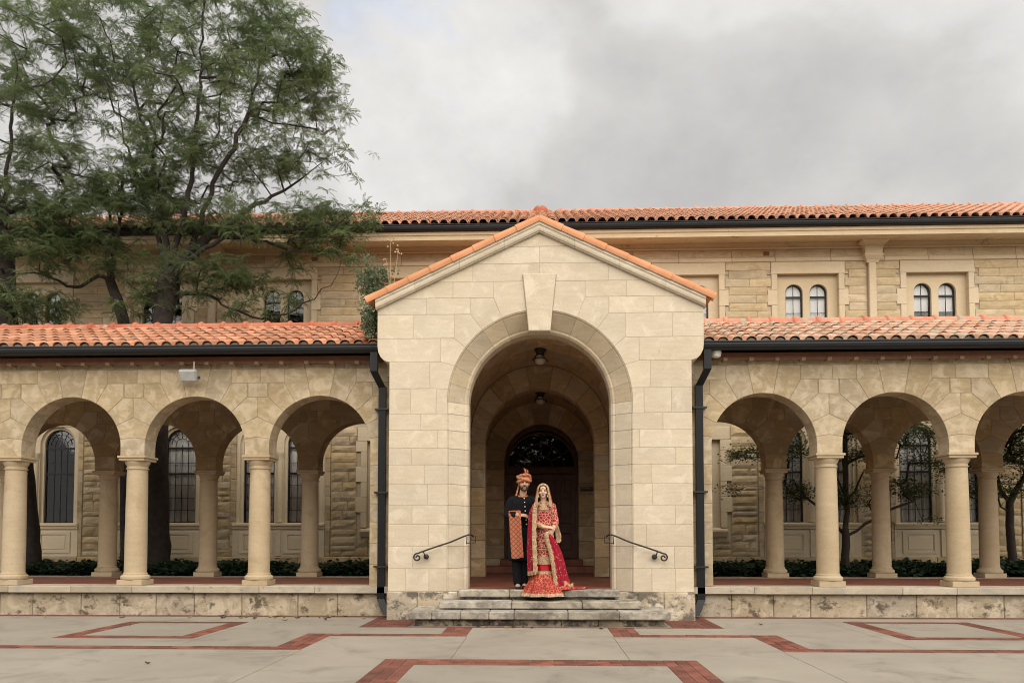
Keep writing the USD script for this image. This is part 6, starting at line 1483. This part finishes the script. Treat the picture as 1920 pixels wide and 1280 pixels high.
# left panel
Lp = []
eo = spl([(-.06, -.08, 1.80), (-.135, -.13, 1.72), (-.170, -.15, 1.60), (-.190, -.17, 1.30), (-.195, -.19, 1.0), (-.185, -.22, .72)])     # outer edge
ei = spl([(-.030, -.225, 1.80), (-.055, -.255, 1.70), (-.062, -.28, 1.58), (-.068, -.315, 1.30), (-.058, -.315, 1.0), (-.050, -.33, .745)])  # inner edge
for u in np.linspace(0, 1, 40):
    o, i_ = eo(u), ei(u); row = []
    for w in np.linspace(0, 1, 17):
        p = o + (i_ - o) * w; p = p + np.array([0, -.028 * math.sin(PI * w) - .012 * u * math.sin(w * 14 + u * 2), 0]); row.append(p)
    Lp.append(row)
Lp = np.array(Lp); part(VEIL, 'side_panel', sheet(Lp, .005), veil_m, smooth=True)
bo = []
for k, u in enumerate(np.linspace(0, 1, 90)):
    i_ = ei(u); sc = scallop(u, 11, .014); row = []
    for w in np.linspace(0, 1, 5): row.append(i_ + np.array([-.050 + (.058 + sc) * w, -.012 - .006 * math.sin(w * PI) - .004 * math.sin(u * 70), 0]))
    bo.append(row)
part(VEIL, 'border', sheet(bo, .006), gold_cloth, smooth=True)
hm = []
for u in np.linspace(0, 1, 30):
    p = eo(1) + (ei(1) - eo(1)) * u; y = -.036 * math.sin(PI * u) - .012 * math.sin(u * 14 + 2); hm.append([p + np.array([0, y - .010, .035 - (.055 + scallop(u, 3, .012)) * w]) for w in np.linspace(0, 1, 4)])
part(VEIL, 'border', sheet(hm, .006), gold_cloth, smooth=True)
# right edge of the veil beside her arm
Rp = []
ro_ = spl([(.165, -.10, 1.78), (.215, -.08, 1.66), (.262, -.07, 1.50), (.300, -.12, 1.38), (.322, -.16, 1.26), (.300, -.19, 1.19)])
for u in np.linspace(0, 1, 40):
    o = ro_(u); Rp.append([o + np.array([(-.075 + .075 * w) + (scallop(u, 5, .008) if w > .9 else 0), .03 * (1 - w) - .008 * math.sin(u * 12 + w * 4), 0]) for w in np.linspace(0, 1, 7)])
part(VEIL, 'edge_panel', sheet(Rp, .005), gold_cloth, smooth=True)
# drape from her hand to the floor
Dp = []
dl_ = spl([(.105, -.345, 1.325), (.130, -.335, 1.20), (.170, -.325, 1.06), (.205, -.32, .88), (.232, -.32, .70), (.255, -.33, .53)])
dr_ = spl([(.165, -.335, 1.325), (.255, -.27, 1.20), (.325, -.22, 1.06), (.380, -.17, .88), (.425, -.14, .70), (.490, -.12, .515)])
for u in np.linspace(0, 1, 40):
    a_, b_ = dl_(u), dr_(u); Dp.append([a_ + (b_ - a_) * w + np.array([0, -.05 * math.sin(PI * w) * (.4 + .6 * u) - .018 * u * math.sin(w * 15 + .8), 0]) for w in np.linspace(0, 1, 21)])
part(VEIL, 'draped_end', sheet(Dp, .005), veil_m, smooth=True)
db = []
for u in np.linspace(0, 1, 80):
    a_ = dl_(u); db.append([a_ + np.array([-.040 + (.052 + scallop(u, 9, .013)) * w, -.016 - .008 * math.sin(w * PI), 0]) for w in np.linspace(0, 1, 5)])
part(VEIL, 'border', sheet(db, .006), gold_cloth, smooth=True)
part(VEIL, 'border', sheet([[np.array([.075 + .10 * u, -.355 + .02 * u, 1.335 - .045 * w + .022 * math.sin(PI * u) + scallop(u, 2, .006)]) for w in np.linspace(0, 1, 5)] for u in np.linspace(0, 1, 16)], .006), gold_cloth, smooth=True)
trn = []
for u in np.linspace(0, 1, 28):
    wd = .19 * (1 - u) ** .8 + .014
    c = np.array([.335 + .375 * u, -.18 + .10 * u, 0]); row = []
    for w in np.linspace(-1, 1, 15):
        z = ZF + .008 + (.13 * (1 - u) ** 1.4 + .026) * (1 - w * w) * (.7 + .3 * math.sin(8 * u + 2 * w)); row.append(c + np.array([.02 * w, wd * w, z]))
    trn.append(row)
part(VEIL, 'train', sheet(trn, .005), skirt_m, smooth=True)
tbd = []
for u in np.linspace(0, 1, 40):
    x = .235 + .27 * u; tbd.append([np.array([x, -.345 + .10 * u - .012 * math.sin(18 * u) - .01 * (1 - w), max(ZF + .006, ZF + .012 + .075 * w + .02 * math.sin(14 * u) * w + (.07 * (1 - u)) * w)]) + np.array([0, .045 * w, 0]) for w in np.linspace(0, 1, 5)])
part(VEIL, 'border', sheet(tbd, .006), gold_cloth, smooth=True)
